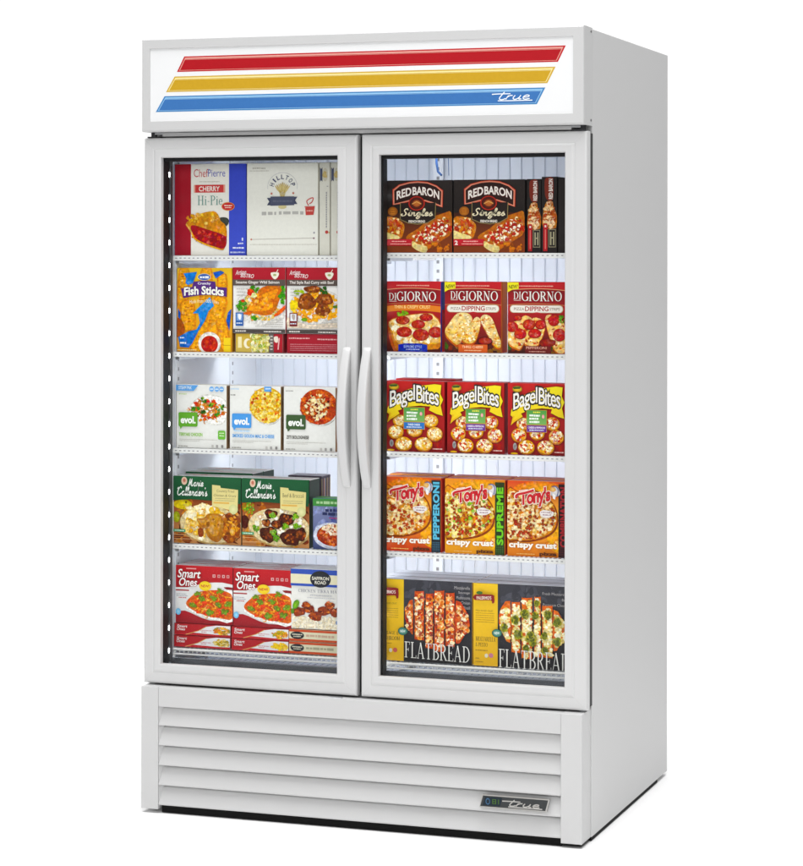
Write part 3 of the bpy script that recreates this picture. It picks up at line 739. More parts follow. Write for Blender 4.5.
stick(400, 520, 470, 330, 60, 5); stick(260, 740, 360, 540, 48, 6); stick(400, 700, 410, 520, 45, 7); stick(510, 720, 470, 500, 42, 8)
p.poly([(380, 305), (415, 375), (370, 420), (340, 500), (285, 590), (235, 690), (205, 725), (135, 722), (118, 640), (205, 590), (270, 575), (300, 520), (285, 440), (240, 440), (300, 380)], '#4a9ae0', col2='#2a66c2')
p.poly([(162, 108), (275, 95), (262, 130), (240, 190), (200, 205), (180, 190), (185, 150)], '#2f78cc'); p.poly([(405, 100), (470, 85), (500, 100), (430, 150)], '#2d5cb8'); p.poly([(530, 430), (558, 400), (540, 580), (515, 500)], '#2a58b4'); p.poly([(118, 400), (140, 440), (135, 490), (118, 470)], '#2a58b4')
p.blob(378, 690, 92, 96, '#e9e4dc', '#fbfaf6', n=30); p.blob(378, 696, 70, 72, '#b3241c', '#cc3a2a', n=28)
p.scatter(378, 696, 52, 54, 16, 6, 18, ['#d8584a', '#a31c18', '#c83226'], 5)
p.rect(495, 640, 552, 756, '#f4d21c'); p.rect(495, 700, 552, 706, '#c9a012')
p.on('brand_logo')
p.blob(334, 138, 54, 30, '#e9dcae', n=24); p.blob(334, 138, 50, 26, '#2a58b0', n=24); p.greek(298, 140, 372, 20, '#e8ecf4', 4, .15)
p.poly([(245, 178), (330, 168), (425, 176), (430, 220), (520, 225), (518, 300), (420, 285), (300, 288), (160, 312), (142, 235), (235, 222)], '#56287e')
w_ = archw(14, 330, 170)
p.text('Crunchy', 282, 180, 388, 206, '#f2eef6', .02); p.text('Fish Sticks', 168, 212, 496, 284, '#fbfaf2', .035, warp=w_, grow=('#3a1760', .07))
p.text('Made from 100% fillets', 215, 322, 455, 350, '#fbf3c8', .0, warp=archw(12, 330, 120))
p.greek(135, 645, 170, 12, '#e6eefa', 1); p.greek(135, 688, 190, 16, '#e6eefa', 2); p.greek(110, 745, 270, 9, '#fbe9a0', 3)
b.done()

def bistro(x, z, lab, kind, rz=0):
    b = Box('entree_box', .1495, .169, .040, x, z, lab, 'frozen meal', front='#f1efec', side='#9c1a24', top='#b02030', rz=rz)
    p = b.art(55, 55, 425, 512).on('food_picture')
    if kind == 0:
        p.blob(260, 330, 190, 130, '#dcd9d4', '#f4f2ee', n=30); p.scatter(250, 330, 140, 95, 130, 6, 16, ['#e0b060', '#f2d890', '#c8862c', '#d9a23c', '#7a9a2c'], 3, mids=['#f4dc98', '#e8c070'])
        p.poly([(150, 350), (220, 260), (240, 210), (300, 182), (405, 182), (395, 240), (330, 380), (200, 375)], '#cc6a14', 3)
        p.poly([(165, 345), (228, 268), (290, 232), (372, 205), (350, 260), (310, 345), (215, 360)], '#ea9430', 3); 
        p.scatter(270, 290, 90, 60, 40, 6, 20, ['#f2a848', '#d87c1c', '#f6bc60', '#c4600e'], 5)
        p.scatter(120, 325, 34, 34, 26, 7, 16, ['#2f7a1e', '#4c9a2c', '#1f5a14'], 7, mids=['#6ab040', '#3c8426'])
        p.scatter(210, 205, 26, 20, 12, 7, 14, ['#5a9a2c', '#3f7f20'], 8); p.scatter(405, 245, 22, 60, 26, 7, 16, ['#3f8a28', '#6aae3c'], 9)
        p.scatter(185, 225, 24, 22, 9, 9, 18, ['#c8221a', '#e0402a'], 10); p.blob(205, 250, 20, 18, '#f0e8b0', '#c8d8a0', .2); p.blob(128, 288, 14, 10, '#d84a24')
        p.poly([(345, 385), (425, 315), (425, 345), (370, 390)], '#e05a1c', 2); p.blob(160, 375, 30, 10, '#e06a20'); p.scatter(215, 405, 24, 12, 8, 7, 12, ['#4c9a2c', '#2f7a1e'], 12)
    else:
        p.blob(260, 330, 190, 130, '#dcd9d4', '#f4f2ee', n=30); p.scatter(250, 320, 165, 110, 120, 8, 24, ['#e89420', '#f2b43c', '#e07a14', '#f4c860', '#d8681a'], 13, mids=['#f8d070', '#f0a030'])
        p.poly([(88, 280), (140, 300), (110, 360), (80, 340)], '#e8cc20', 2); p.scatter(140, 225, 30, 14, 10, 7, 13, ['#a8c43c', '#88b02c'], 17)
        for cx, cy, rx, ry, sd in ((195, 290, 62, 58, 1), (315, 275, 60, 40, 2), (305, 345, 50, 45, 3), (235, 205, 60, 24, 4)):
            p.blob(cx, cy, rx, ry, '#7e3c16', '#a0582c', .12, n=22); p.scatter(cx, cy, rx*.8, ry*.8, 22, 5, 14, ['#b87040', '#8c4820', '#c88858', '#6e3010'], 20+sd)
        p.scatter(315, 215, 22, 24, 12, 7, 14, ['#3c6a24', '#28501a'], 24); p.blob(395, 325, 22, 10, '#5a7a2c'); p.blob(180, 415, 22, 12, '#5f9a30', '#88b848')
        p.poly([(60, 400), (200, 452), (425, 430), (425, 470), (60, 470)], '#e4d4c0', 2)
    p.on('printed_panel')
    p.rect(55, 55, 425, 140, '#b51a2c', '#a91628'); p.rect(55, 140, 425, 182, '#5a4e48')
    p.text('Sesame Ginger Wild Salmon' if kind == 0 else 'Thai Style Red Curry with Beef', 78, 148, 382, 174, '#efe9e2', .015)
    for i in range(3): p.greek(84, 206+i*22, 150 if i else 168, 8, '#b9b4ae', 30+i)
    for i in range(4): p.greek((215, 290, 300, 320)[i], (465, 450, 435, 420)[i], 408, 6, '#b9b4ae', 40+i)
    p.rect(55, 484, 425, 512, '#4c4643'); p.greek(75, 498, 150, 11, '#d9d4ce', 50); p.greek(275, 500, 395, 9, '#d9d4ce', 51)
    c = '#2b5ca8' if kind == 0 else '#7a1f24'
    p.rect(78, 370, 132, 462, c if kind == 0 else '#7a1f24'); p.rect(84, 376, 126, 425, '#e9eef6' if kind else '#7aa2d8'); p.poly([(95, 380), (118, 385), (112, 420), (98, 410)], '#f4f6fa' if kind == 0 else '#b9a9a0', 2); p.greek(84, 444, 126, 10, '#d6e0f0', 3)
    p.on('brand_logo')
    p.text('Artisan', 80, 74, 152, 106, '#f3e2e2', .01, shear=.25, rot=4); p.text('BISTRO', 116, 100, 206, 128, '#f3e2e2', .01, shear=.2, rot=-4)
    p.poly([(325, 92), (378, 92), (372, 122), (352, 138), (332, 122)], '#efe8d8', 3); p.line([(362, 92), (374, 70)], 5, '#efe8d8'); p.blob(351, 108, 12, 8, '#a8b070')
    return b.done()
bistro(.2075, ZL[1]+.0512, 'red-topped meal carton with salmon fillet and broccoli picture, lying flat carton under it', 0)
bistro(.3590, ZL[1]+.0512, 'red-topped meal carton with curry beef chunks picture, next to the door handle stile', 1)
b = Box('entree_box', .1375, .0495, .165, .2130, ZL[1]+.0012, 'yellow and grey carton lying flat beneath the salmon meal carton', 'frozen meal', front='#6a615c', side='#8c1a24', top='#a01c28')
p = b.art(75, 515, 418, 648).on('printed_panel')
p.rect(82, 518, 315, 645, '#c9a636', '#d8bc58'); p.rect(98, 540, 125, 615, '#f2e6b0'); p.blob(165, 585, 26, 34, '#f4ecd0', n=20); p.blob(178, 585, 20, 24, '#d2b040', n=18)
p.rect(350, 518, 412, 645, '#b01a2a'); p.poly([(350, 540), (378, 535), (378, 575), (356, 572)], '#f0e0d0', 2); p.line([(388, 545), (380, 625)], 8, '#e8b8b8')
for i in range(5): p.rect(325, 530+i*22, 342, 540+i*22, '#c9c3bc')
p.on('food_picture'); p.scatter(252, 582, 62, 60, 110, 6, 16, ['#d8d070', '#e8e0b0', '#9ab040', '#d8b83c', '#f0eccc', '#7a9a30'], 4, mids=['#f0e8b8', '#c8d080'], box=(196, 522, 312, 642))
b.done()
b = Box('entree_box', .1490, .0495, .165, .3595, ZL[1]+.0012, 'plain dark red carton lying flat beneath the curry beef carton', 'frozen meal', front='#a81a2c', side='#8c1a24', top='#a01c28')
p = b.art(425, 515, 800, 650).on('printed_panel')
p.greek(440, 546, 585, 10, '#e2a8a8', 1); p.greek(640, 552, 775, 10, '#e2a8a8', 2)
for i in range(4): p.greek(450, 588+i*14, 775, 6, '#d08088', 5+i)
b.done()

# ---------- left door, third shelf
def evol(x, lab, kind):
    b = Box('entree_box', .1455, .1635, .040, x, ZL[2]+.0012, lab, 'frozen meal', front='#ebebe7', side='#8a6c48', top='#e6e4df')
    p = b.art(97, 87, 530, 620).on('food_picture')
    if kind == 0:
        p.poly([(190, 310), (330, 165), (520, 210), (520, 380), (450, 425), (330, 400)], '#dddcd6', 3); p.poly([(205, 305), (335, 180), (520, 218), (515, 372), (448, 412), (335, 388)], '#f6f5f2', 3)
        p.noodles(365, 300, 135, 85, 60, 18, 7, ['#d8a050', '#e8c078', '#c4803c', '#d86a30'], 2)
        p.scatter(365, 300, 150, 92, 110, 6, 17, ['#c8401c', '#d86a24', '#8a4a1c', '#e0a050', '#b82a18', '#3f7a28', '#a8642c'], 3, mids=['#e86a3c', '#e8b070', '#5f9a38'], top=lambda x, y: abs(x-365)/165+abs(y-300)/120 < 1.05)
        for cx, cy in ((325, 200), (330, 315), (400, 250), (440, 340), (250, 290), (340, 225), (495, 270)): p.scatter(cx, cy, 20, 14, 8, 6, 14, ['#2f6a1e', '#4c8a2c', '#204a14', '#88a83c'], int(cx))
        for cx, cy in ((375, 225), (420, 225), (380, 360), (265, 240), (345, 350)): p.blob(cx, cy, 16, 11, '#c82418', '#e04a30', .2)
    elif kind == 1:
        p.blob(430, 262, 120, 148, '#b8b4ac', n=36); p.blob(412, 250, 152, 158, '#e4e2dc', '#cfcac0', n=40); p.blob(412, 245, 146, 150, '#e0b038', '#ecc860', n=40)
        p.scatter(412, 245, 138, 142, 240, 9, 18, ['#f2d468', '#e8b838', '#f6e08c', '#d89a28', '#f4dc78'], 5, mids=['#f8e8a0', '#f0c850'], sq=.7)
        p.scatter(412, 245, 125, 130, 26, 7, 15, ['#d8641c', '#c8521a', '#e08030'], 6)
    else:
        p.blob(400, 270, 150, 140, '#9c988f', n=36); p.blob(390, 255, 162, 155, '#d8d5ce', '#cfcac0', n=40); p.blob(390, 248, 155, 148, '#b8401c', '#c85a28', n=40)
        p.scatter(390, 248, 145, 138, 130, 10, 24, ['#c03a18', '#a82c14', '#d8602c', '#8c2410', '#e07a3c'], 15, mids=['#d85a30', '#c04420', '#e88850'])
        p.scatter(375, 250, 90, 105, 70, 8, 22, ['#e8d08c', '#f0e0b0', '#d8a860', '#f4ecd0', '#cc9850'], 16, mids=['#f6eccc', '#ecd8a0'], sq=.5, wob=.4)
        p.scatter(390, 250, 120, 110, 20, 6, 12, ['#5a1c10', '#7c2c14'], 18)
    p.on('printed_panel')
    gc = ('#62a82c', '#4a9ae4', '#3f5c34')[kind]
    tx = ('TERIYAKI CHICKEN', 'SMOKED GOUDA MAC & CHEESE', 'ZITI BOLOGNESE')[kind]; tw = (325, 475, 310)[kind]
    p.text(tx, 124, 492, tw, 520, ('#8cc04a', '#58a4e6', '#5a5a54')[kind], .03)
    if kind == 1: p.greek(138, 488-22, 270, 14, '#b8d8f4', 2)
    p.greek(124, 548, 450, 6, '#c4c2bc', 3); p.greek(124, 560, 300, 6, '#c4c2bc', 4); p.greek(120, 606, 200, 9, '#a8a6a0', 5)
    for i, xx in enumerate((412, 450, 494)): p.rrect(xx-9, 588, xx+9, 612, 4, ('#c9c7c2', '#a8a6a4', '#8c8a88')[i])
    if kind == 0:
        p.poly([(97, 87), (290, 87), (250, 138), (97, 138)], '#5a9fe0'); p.text('STEAM PAK', 122, 98, 235, 126, '#dcebfa', .02)
        for xx in (403, 448, 488): p.blob(xx, 120, 20, 22, '#74b0ea', n=16); p.rect(xx-14, 116, xx+14, 124, '#e4effa')
        p.greek(124, 166, 190, 8, '#b8cf8c', 6); p.rrect(458, 468, 520, 542, 10, '#6cb838'); p.greek(470, 490, 510, 10, '#d8ecc4', 1); p.greek(470, 512, 510, 10, '#d8ecc4', 2)
    elif kind == 1:
        p.rrect(392, 86, 452, 132, 8, '#5aa0e4'); p.greek(404, 108, 444, 12, '#e0eefa', 1); p.greek(110, 115, 180, 10, '#b8d4ee', 3); p.greek(110, 165, 150, 10, '#8c8a86', 4)
    else: p.greek(120, 122, 180, 8, '#8c8a86', 7)
    p.on('brand_logo')
    p.rrect(122, 320, 284, 440, 12, gc); p.poly([(130, 436), (160, 436), (138, 462)], gc)
    p.text('evol.', 140, 352, 268, 414, '#fbfbf8', .04)
    return b.done()
evol(.0455, 'white meal carton with green speech-bubble logo and stir-fry picture', 0)
evol(.1985, 'white meal carton with light blue speech-bubble logo and bowl of macaroni', 1)
evol(.3505, 'white meal carton with dark green speech-bubble logo and bowl of red pasta', 2)

# ---------- left door, fourth shelf
def marie(x, w, lab, kind, d, rz):
    b = Box('dinner_box', w, .1745, d, x, ZL[3]+.0012, lab, 'frozen meal', front='#1d5c38', side='#2a3a2c', top='#dfe0de', rz=rz, y=.102)
    p = b.art(75, 110, 685, 715).on('food_picture')
    p.rect(75, 318, 685, 715, '#8a3c12', '#c88a50')
    p.scatter(0, 0, 0, 0, 60, 14, 50, ['#a85a20', '#c4803c', '#7c3410', '#d89a58', '#5c240c'], 60+kind, box=(75, 330, 685, 705), sq=.35)
    for i in range(6): p.rect(80, 600+i*18, 250, 606+i*18, ('#d8a46c', '#b46a30')[i % 2])
    if kind == 0:
        p.blob(160, 365, 85, 45, '#c8b030', '#e0cc50', .05); p.blob(190, 345, 10, 10, '#7a5a18'); p.blob(105, 480, 30, 50, '#8c9a2c', '#b8b840'); p.blob(560, 560, 150, 130, '#7c3a0e')
    else:
        p.scatter(130, 375, 55, 48, 40, 10, 24, ['#3f7a20', '#88b03c', '#2c5a18', '#c0502c'], 61, mids=['#a8c850', '#5c9a30']); p.blob(100, 500, 40, 60, '#4a1c10')
    p.blob(415, 545, 285, 170, '#b89868', n=40, rot=.08); p.blob(412, 535, 275, 165, '#dccaa0', '#cbb280', n=40, rot=.08)
    if kind == 0:
        p.scatter(350, 470, 170, 110, 110, 16, 36, ['#f0dca0', '#e8b848', '#f6ecca', '#d89a30', '#f4e0a8'], 62, mids=['#fbf4dc', '#f4d070'], top=lambda x, y: x < 520)
        p.scatter(320, 560, 140, 90, 40, 16, 30, ['#e0a840', '#c8842c', '#f0d488'], 66, mids=['#f4dc98', '#e0b050'])
        p.blob(585, 560, 100, 130, '#8c4410', '#a85c1c', .1); p.scatter(590, 550, 85, 120, 60, 10, 30, ['#b06020', '#8c4410', '#d08838', '#6e300a', '#e0a860'], 63)
        p.poly([(290, 490), (350, 480), (400, 440), (510, 450), (530, 540), (520, 640), (480, 690), (430, 680), (385, 640), (360, 570), (320, 620), (310, 540)], '#b07838', 4, col2='#a0652a')
        p.poly([(300, 498), (380, 500), (420, 455), (495, 465), (505, 540), (480, 620), (440, 640), (400, 600), (380, 545), (330, 540)], '#c49050', 4)
        p.scatter(440, 540, 60, 80, 14, 8, 20, ['#ca9858', '#b8803e', '#8c5420'], 64); p.blob(330, 660, 26, 26, '#f0e4bc', '#fbf8e8', .1); p.blob(610, 590, 24, 40, '#d89848', '#f0c880', .1)
        p.poly([(300, 580), (345, 575), (350, 640), (310, 650)], '#8c3c12', 2)
    else:
        p.scatter(420, 520, 220, 130, 150, 12, 26, ['#f0ead4', '#e4d8b8', '#f6f2e4', '#d8c498', '#c89c60'], 70, mids=['#fbf9f0', '#eee4c8'])
        for cx, cy, rx, ry, sd in ((340, 420, 60, 40, 1), (480, 470, 70, 60, 2), (320, 600, 80, 70, 3), (520, 620, 90, 75, 4), (400, 510, 60, 36, 5), (610, 590, 50, 60, 6), (300, 500, 40, 34, 7)):
            p.blob(cx, cy, rx, ry, '#3c1608', '#5c2410', .15, n=22); p.scatter(cx, cy, rx*.8, ry*.7, 14, 6, 18, ['#7a3414', '#2c0e06', '#8c4420', '#a86030'], 71+sd)
        for cx, cy in ((360, 440), (470, 530), (390, 640), (200, 550), (560, 440), (580, 520), (370, 590)): p.scatter(cx, cy, 28, 24, 12, 8, 18, ['#3f7a20', '#6aa030', '#2c5a18', '#98b848'], int(cx+cy), mids=['#88b840', '#4c8a28'])
    p.rect(80, 588, 188, 612, '#4a9a6c'); p.greek(92, 600, 178, 9, '#d8e8d8', 1)
    p.on('printed_panel')
    p.poly([(75, 110), (685, 110), (685, 345), (560, 318), (400, 322), (240, 316), (75, 330)], '#1c5a34', col2='#175030')
    p.poly([(428, 180), (500, 185), (505, 205), (660, 218), (655, 412), (428, 370)], '#d9cc86', col2='#e6d890')
    p.rect(440, 332, 580, 346, '#e0b050'); p.blob(618, 392, 40, 44, '#cfcf8c', '#e4e0a8', n=22)
    if kind == 0:
        p.text('Country Fried', 468, 222, 625, 250, '#5a5638', -.005); p.text('Chicken & Gravy', 442, 262, 642, 288, '#5a5638', -.005)
    else: p.text('Beef & Broccoli', 450, 232, 640, 268, '#5a5638', -.005)
    for i in range(2): p.greek(455, 300+i*18, 630, 6, '#a8a070', 20+i)
    p.on('brand_logo')
    p.blob(178, 152, 26, 36, '#e4c9b0', '#d89a80', n=18); p.blob(178, 148, 12, 16, '#c4705c')
    p.glyphs('Marie', CUR, 212, 130, 350, 196, '#f4f6f0', 1.25, thick=.062); p.glyphs("Callender's", CUR, 118, 206, 386, 282, '#f4f6f0', 1.25, thick=.062)
    b.toplines(['#c8a098', '#e8d8c8', '#b8c4c8', '#d8b0a8'], 9, 3)
    return b.done()
m1 = marie(.0370, .1945, 'green dinner carton with brown gravy over mashed potato, beside the beef and broccoli one', 0, .062, 0)
m2 = marie(.2335, .1890, 'green dinner carton with dark beef and broccoli on a plate', 1, .062, 0)
behind(m1, 2, ['first carton lined up behind the gravy dinner, top edge showing', 'second carton back behind the gravy dinner, pinkish top edge showing'], z=.0045)

b = Box('dinner_box', .095, .178, .055, .3300, ZL[3]+.0012, 'multicoloured carton standing turned behind the beef and broccoli dinner', 'frozen meal', y=.170, front='#4a4450', side='#3a3644', top='#8c8a96')
p = b.art(0, 0, 100, 100, 'side').on('printed_panel')
for i, c in enumerate(['#b8a44c', '#3a3a5c', '#a86a4c', '#d8d0c4', '#3c4a6c', '#8c7a3c', '#c8b8a8', '#2c3058', '#b8a44c']): p.rect(i*11, 4, i*11+5, 100, c)
b.done()
b = Box('dinner_box', .150, .1300, .045, .4330, ZL[3]+.0012, 'low blue carton with green top band and lasagne picture, partly behind the handle stile', 'frozen meal', front='#44548c', side='#2c3a6c', top='#3f7c40')
p = b.art(597, 255, 1000, 640).on('food_picture')
p.rect(597, 312, 1000, 640, '#8088b4', '#3c4878'); p.scatter(0, 0, 0, 0, 50, 14, 40, ['#6a74a8', '#8c94bc', '#4c5890', '#a8aed0'], 3, box=(600, 320, 990, 630), sq=.9)
p.blob(740, 535, 140, 100, '#c8ccdc', '#e8eaf0', n=36); p.blob(745, 530, 118, 82, '#8c2a18', '#b0401c', n=34); p.scatter(745, 528, 108, 74, 100, 8, 18, ['#c4482c', '#8c2814', '#d87848', '#a83a1c'], 5, mids=['#e08858', '#b84828'])
p.scatter(755, 485, 80, 40, 60, 7, 16, ['#f0e4cc', '#e8d0a8', '#d8a080'], 6, mids=['#fbf4e4', '#f0dcc0'])
p.on('printed_panel'); p.rect(597, 255, 1000, 314, '#3f8a3c'); p.greek(625, 288, 960, 22, '#a8cc98', 4)
p.greek(690, 345, 960, 24, '#28305c', 7); p.greek(670, 372, 960, 26, '#28305c', 9); p.greek(720, 402, 960, 12, '#a0427c', 8)
b.done()

# ---------- left door, bottom rack
def smart_front(p, food=1):
    p.on('printed_panel')
    p.poly([(82, 230), (160, 222), (300, 190), (430, 178), (495, 190), (495, 470), (82, 470)], '#e9e9e8', col2='#dcdcdc')
    p.poly([(82, 68), (495, 68), (495, 195), (420, 182), (330, 185), (250, 205), (170, 228), (82, 232)], '#c3141f', col2='#a90f1c')
    p.rect(82, 246, 180, 256, '#a83038'); p.greek(88, 280, 160, 7, '#a8a8b0', 1); p.greek(88, 293, 172, 7, '#a8a8b0', 2); p.greek(105, 306, 160, 8, '#c05a60', 3)
    for i, xx in enumerate((360, 395, 428, 460)): p.rect(xx-10, 126, xx+10, 148, ('#dca8a8', '#d49090', '#dca8a8', '#d49090')[i]); p.rect(xx-4, 132, xx+5, 142, '#a8323a')
    p.rect(160, 86, 232, 94, '#e0a0a0')
    p.poly([(430, 215), (495, 215), (495, 240), (460, 235)], '#8c1420', 2)
    p.poly([(82, 420), (150, 400), (230, 430), (330, 462), (495, 462), (495, 490), (82, 490)], '#b01220', 2, col2='#8f0f1c')
    p.on('food_picture')
    p.poly([(152, 355), (240, 262), (340, 238), (470, 232), (495, 260), (495, 462), (400, 462), (290, 440), (200, 405)], '#f2f1ee', 2)
    p.poly([(158, 350), (190, 300), (260, 255), (380, 238), (460, 250), (494, 290), (494, 440), (400, 442), (290, 425), (205, 392)], '#d8641c', 3)
    ok = lambda x, y: (y > 240+(max(0, 300-x))*.62) and y < 440-(max(0, 330-x))*.36 and x < 488
    p.noodles(350, 345, 140, 92, 150, 12, 5.5, ['#f0a838', '#e8741c', '#f4c460', '#d8501a', '#f2b850'], 4)
    p.scatter(345, 345, 165, 100, 46, 8, 20, ['#cc2a14', '#e0481c', '#b81e10'], 5, top=ok, mids=['#e8603c'])
    for cx, cy in ((275, 305), (210, 355), (330, 405), (390, 345), (405, 245), (440, 390), (360, 295), (465, 340), (250, 270)): p.scatter(cx, cy, 22, 17, 11, 7, 15, ['#5a7a1c', '#7a9a2c', '#3f5f14'], int(cx*3+cy), mids=['#98b040', '#6a8a24'])
    p.on('brand_logo')
    p.text('Smart', 104, 94, 268, 158, '#faf4f2', .015, shear=.18, grow=('#8c0e18', .045)); p.text('Ones', 112, 158, 242, 218, '#faf4f2', .015, shear=.18, grow=('#8c0e18', .045))
    p.blob(300, 212, 44, 35, '#ecc81c', '#f8e030', n=24); p.text('NEW!', 270, 202, 330, 222, '#c22a20', .03)
    p.blob(106, 408, 19, 24, '#5ab4e4', '#a8dcf4', n=16)
b = Box('dinner_box', .1640, .1490, .038, .0445, ZL[4]+.0635, 'upright red meal carton with noodle picture, left one of the pair on the bottom rack', 'frozen meal', front='#bb1522', side='#7c1018', top='#e6dadd')
smart_front(b.art(82, 68, 495, 490)); b.toplines(['#d8a8b0', '#e4e0e4', '#c86878'], 6, 2); s1 = b.done()
s2 = repeat(s1, .2100, ZL[4]+.0625, 'upright red meal carton with noodle picture, beside the blue-banded carton')
behind(s1, 2, ['first carton behind the left red noodle carton, pale top showing', 'second carton back behind the left red noodle carton, pale top showing'])
for i, l_ in enumerate(['first carton behind the right red noodle carton, pale top showing', 'second carton back behind the right red noodle carton, pale top showing']):
    c = s1.objs[0].copy(); C.objects.link(c); c.parent = None; c.name = 'dinner_box'; c.location = (.2100+.082, .10+.019+(i+1)*.040, ZL[4]+.0625)
    tag(c, l_, 'frozen meal', 'cartons lined up behind the front row')
def slab(x, z, lab, var):
    b = Box('dinner_box', .1615, .0300, .145, x, z, lab, 'frozen meal', front='#b5141f', side='#7c1018', top='#b8222c')
    p = b.art(65, 568, 472, 690).on('printed_panel')
    p.poly([(150, 690), (240, 640), (300, 592), (380, 572), (472, 568), (472, 668), (300, 672), (150, 690)], '#e6e6ea'); p.rect(65, 562, 472, 574, '#9c121c'); p.poly([(65, 676), (200, 660), (472, 676), (472, 690), (65, 690)], '#c0202a')
    p.line([(150, 684), (240, 640), (300, 590)], 4, '#d8b060'); p.greek(255, 632, 335, 8, '#d08088', 3+var); p.greek(262, 648, 300, 8, '#d08088', 5+var)
    p.on('food_picture'); fc = [(['#e0a030', '#d8641c', '#f0c468', '#5a7a1c', '#8c5a20'], ['#f4d078', '#e89040']), (['#d8b860', '#c8a040', '#e8d490', '#6a7030'], ['#f0e0a0', '#d8b858']), (['#e89a24', '#c84a18', '#f2b840', '#6a8a24'], ['#f6cc60']), (['#f0c020', '#f4d048', '#e8a818'], ['#f8e070'])][var]
    p.scatter(410, 630, 56, 38, 90, 6, 13, fc[0], 9+var, mids=fc[1])
    p.on('brand_logo'); p.text('Smart', 88, 582, 162, 612, '#f4e4e4', .02, shear=.15); p.text('Ones', 86, 614, 146, 642, '#f4e4e4', .02, shear=.15)
    return b.done()
slab(.0405, ZL[4]+.0320, 'flat red meal carton, upper of the pair under the left noodle carton', 0)
slab(.0395, ZL[4]+.0008, 'flat red meal carton, lower of the pair at the left end of the bottom rack', 1)
slab(.2045, ZL[4]+.0315, 'flat red meal carton, upper of the pair under the right noodle carton', 2)
slab(.2040, ZL[4]+.0006, 'flat red meal carton, lower of the pair under the right noodle carton', 3)
b = Box('curry_box', .165, .1530, .038, .3720, ZL[4]+.0650, 'white carton with blue bands, round black badge and chicken curry picture', 'frozen meal', front='#ecebe6', side='#26408c', top='#dfe0ea')
p = b.art(295, 90, 700, 525).on('food_picture')
p.scatter(520, 440, 200, 70, 200, 8, 18, ['#e8dcc0', '#f2ead4', '#d8c498', '#f6f2e4'], 3, mids=['#fbf8ee', '#ece0c4'], box=(310, 440, 695, 515))
for cx, cy, r_ in ((350, 400, 46), (420, 380, 40), (465, 430, 44), (520, 390, 44), (560, 345, 34), (600, 395, 42), (650, 380, 44), (400, 350, 30)):
    p.blob(cx, cy, r_, r_*.75, '#7c2c14', '#a84a24', .15, n=20); p.scatter(cx, cy, r_*.8, r_*.6, 14, 6, 15, ['#b85830', '#8c3418', '#d07848', '#6a2410'], int(cx+7))
p.blob(332, 350, 20, 36, '#4c8a20', '#8cc040', .05, rot=.4); p.blob(308, 400, 12, 20, '#5a8a28')
p.on('printed_panel')
p.rect(295, 90, 700, 128, '#2f51b4'); p.rect(295, 128, 700, 196, '#e8e2c0'); p.rect(295, 196, 700, 214, '#2f51b4')
p.glyphs('CHICKEN TIKKA MASALA', SERIF, 350, 236, 680, 258, '#6a6a80', .8); p.greek(430, 278, 580, 7, '#b4b4bc', 3); p.greek(410, 296, 600, 7, '#c4c4c8', 4); p.rect(605, 455, 625, 480, '#6a8cc0')
p.on('brand_logo')
p.blob(500, 160, 70, 60, '#20242c', n=30); p.text('SAFFRON', 442, 142, 558, 166, '#e8e4d4', .02); p.text('ROAD', 462, 172, 538, 196, '#e8e4d4', .02)
sr = b.done()
behind(sr, 1, ['carton behind the blue-banded curry carton, pale top showing'])
for i, zz in enumerate((.0325, .0008)):
    b = Box('curry_box', .165, .0305, .145, .3660, ZL[4]+zz, ('flat orange and cream carton, directly under the blue-banded curry carton', 'flat orange and cream carton, bottom of its stack near the handle stile')[i], 'frozen meal', front='#ded9ba', side='#9c3c18', top='#c85a28')
    p = b.art(278, 630, 660, 725).on('printed_panel')
    p.rect(278, 630, 660, 650, '#c8481c'); p.rect(278, 705, 660, 725, '#c8481c')
    p.greek(390, 678, 570, 20, ('#c8a890', '#a8a488')[i], 3+i, .2)
    p.on('brand_logo'); p.blob(333, 678, 44, 30, '#22262c', n=26); p.greek(300, 672, 366, 11, '#c9c4b0', 2, .15); p.greek(308, 688, 358, 9, '#c9c4b0', 4, .15)
    b.done()

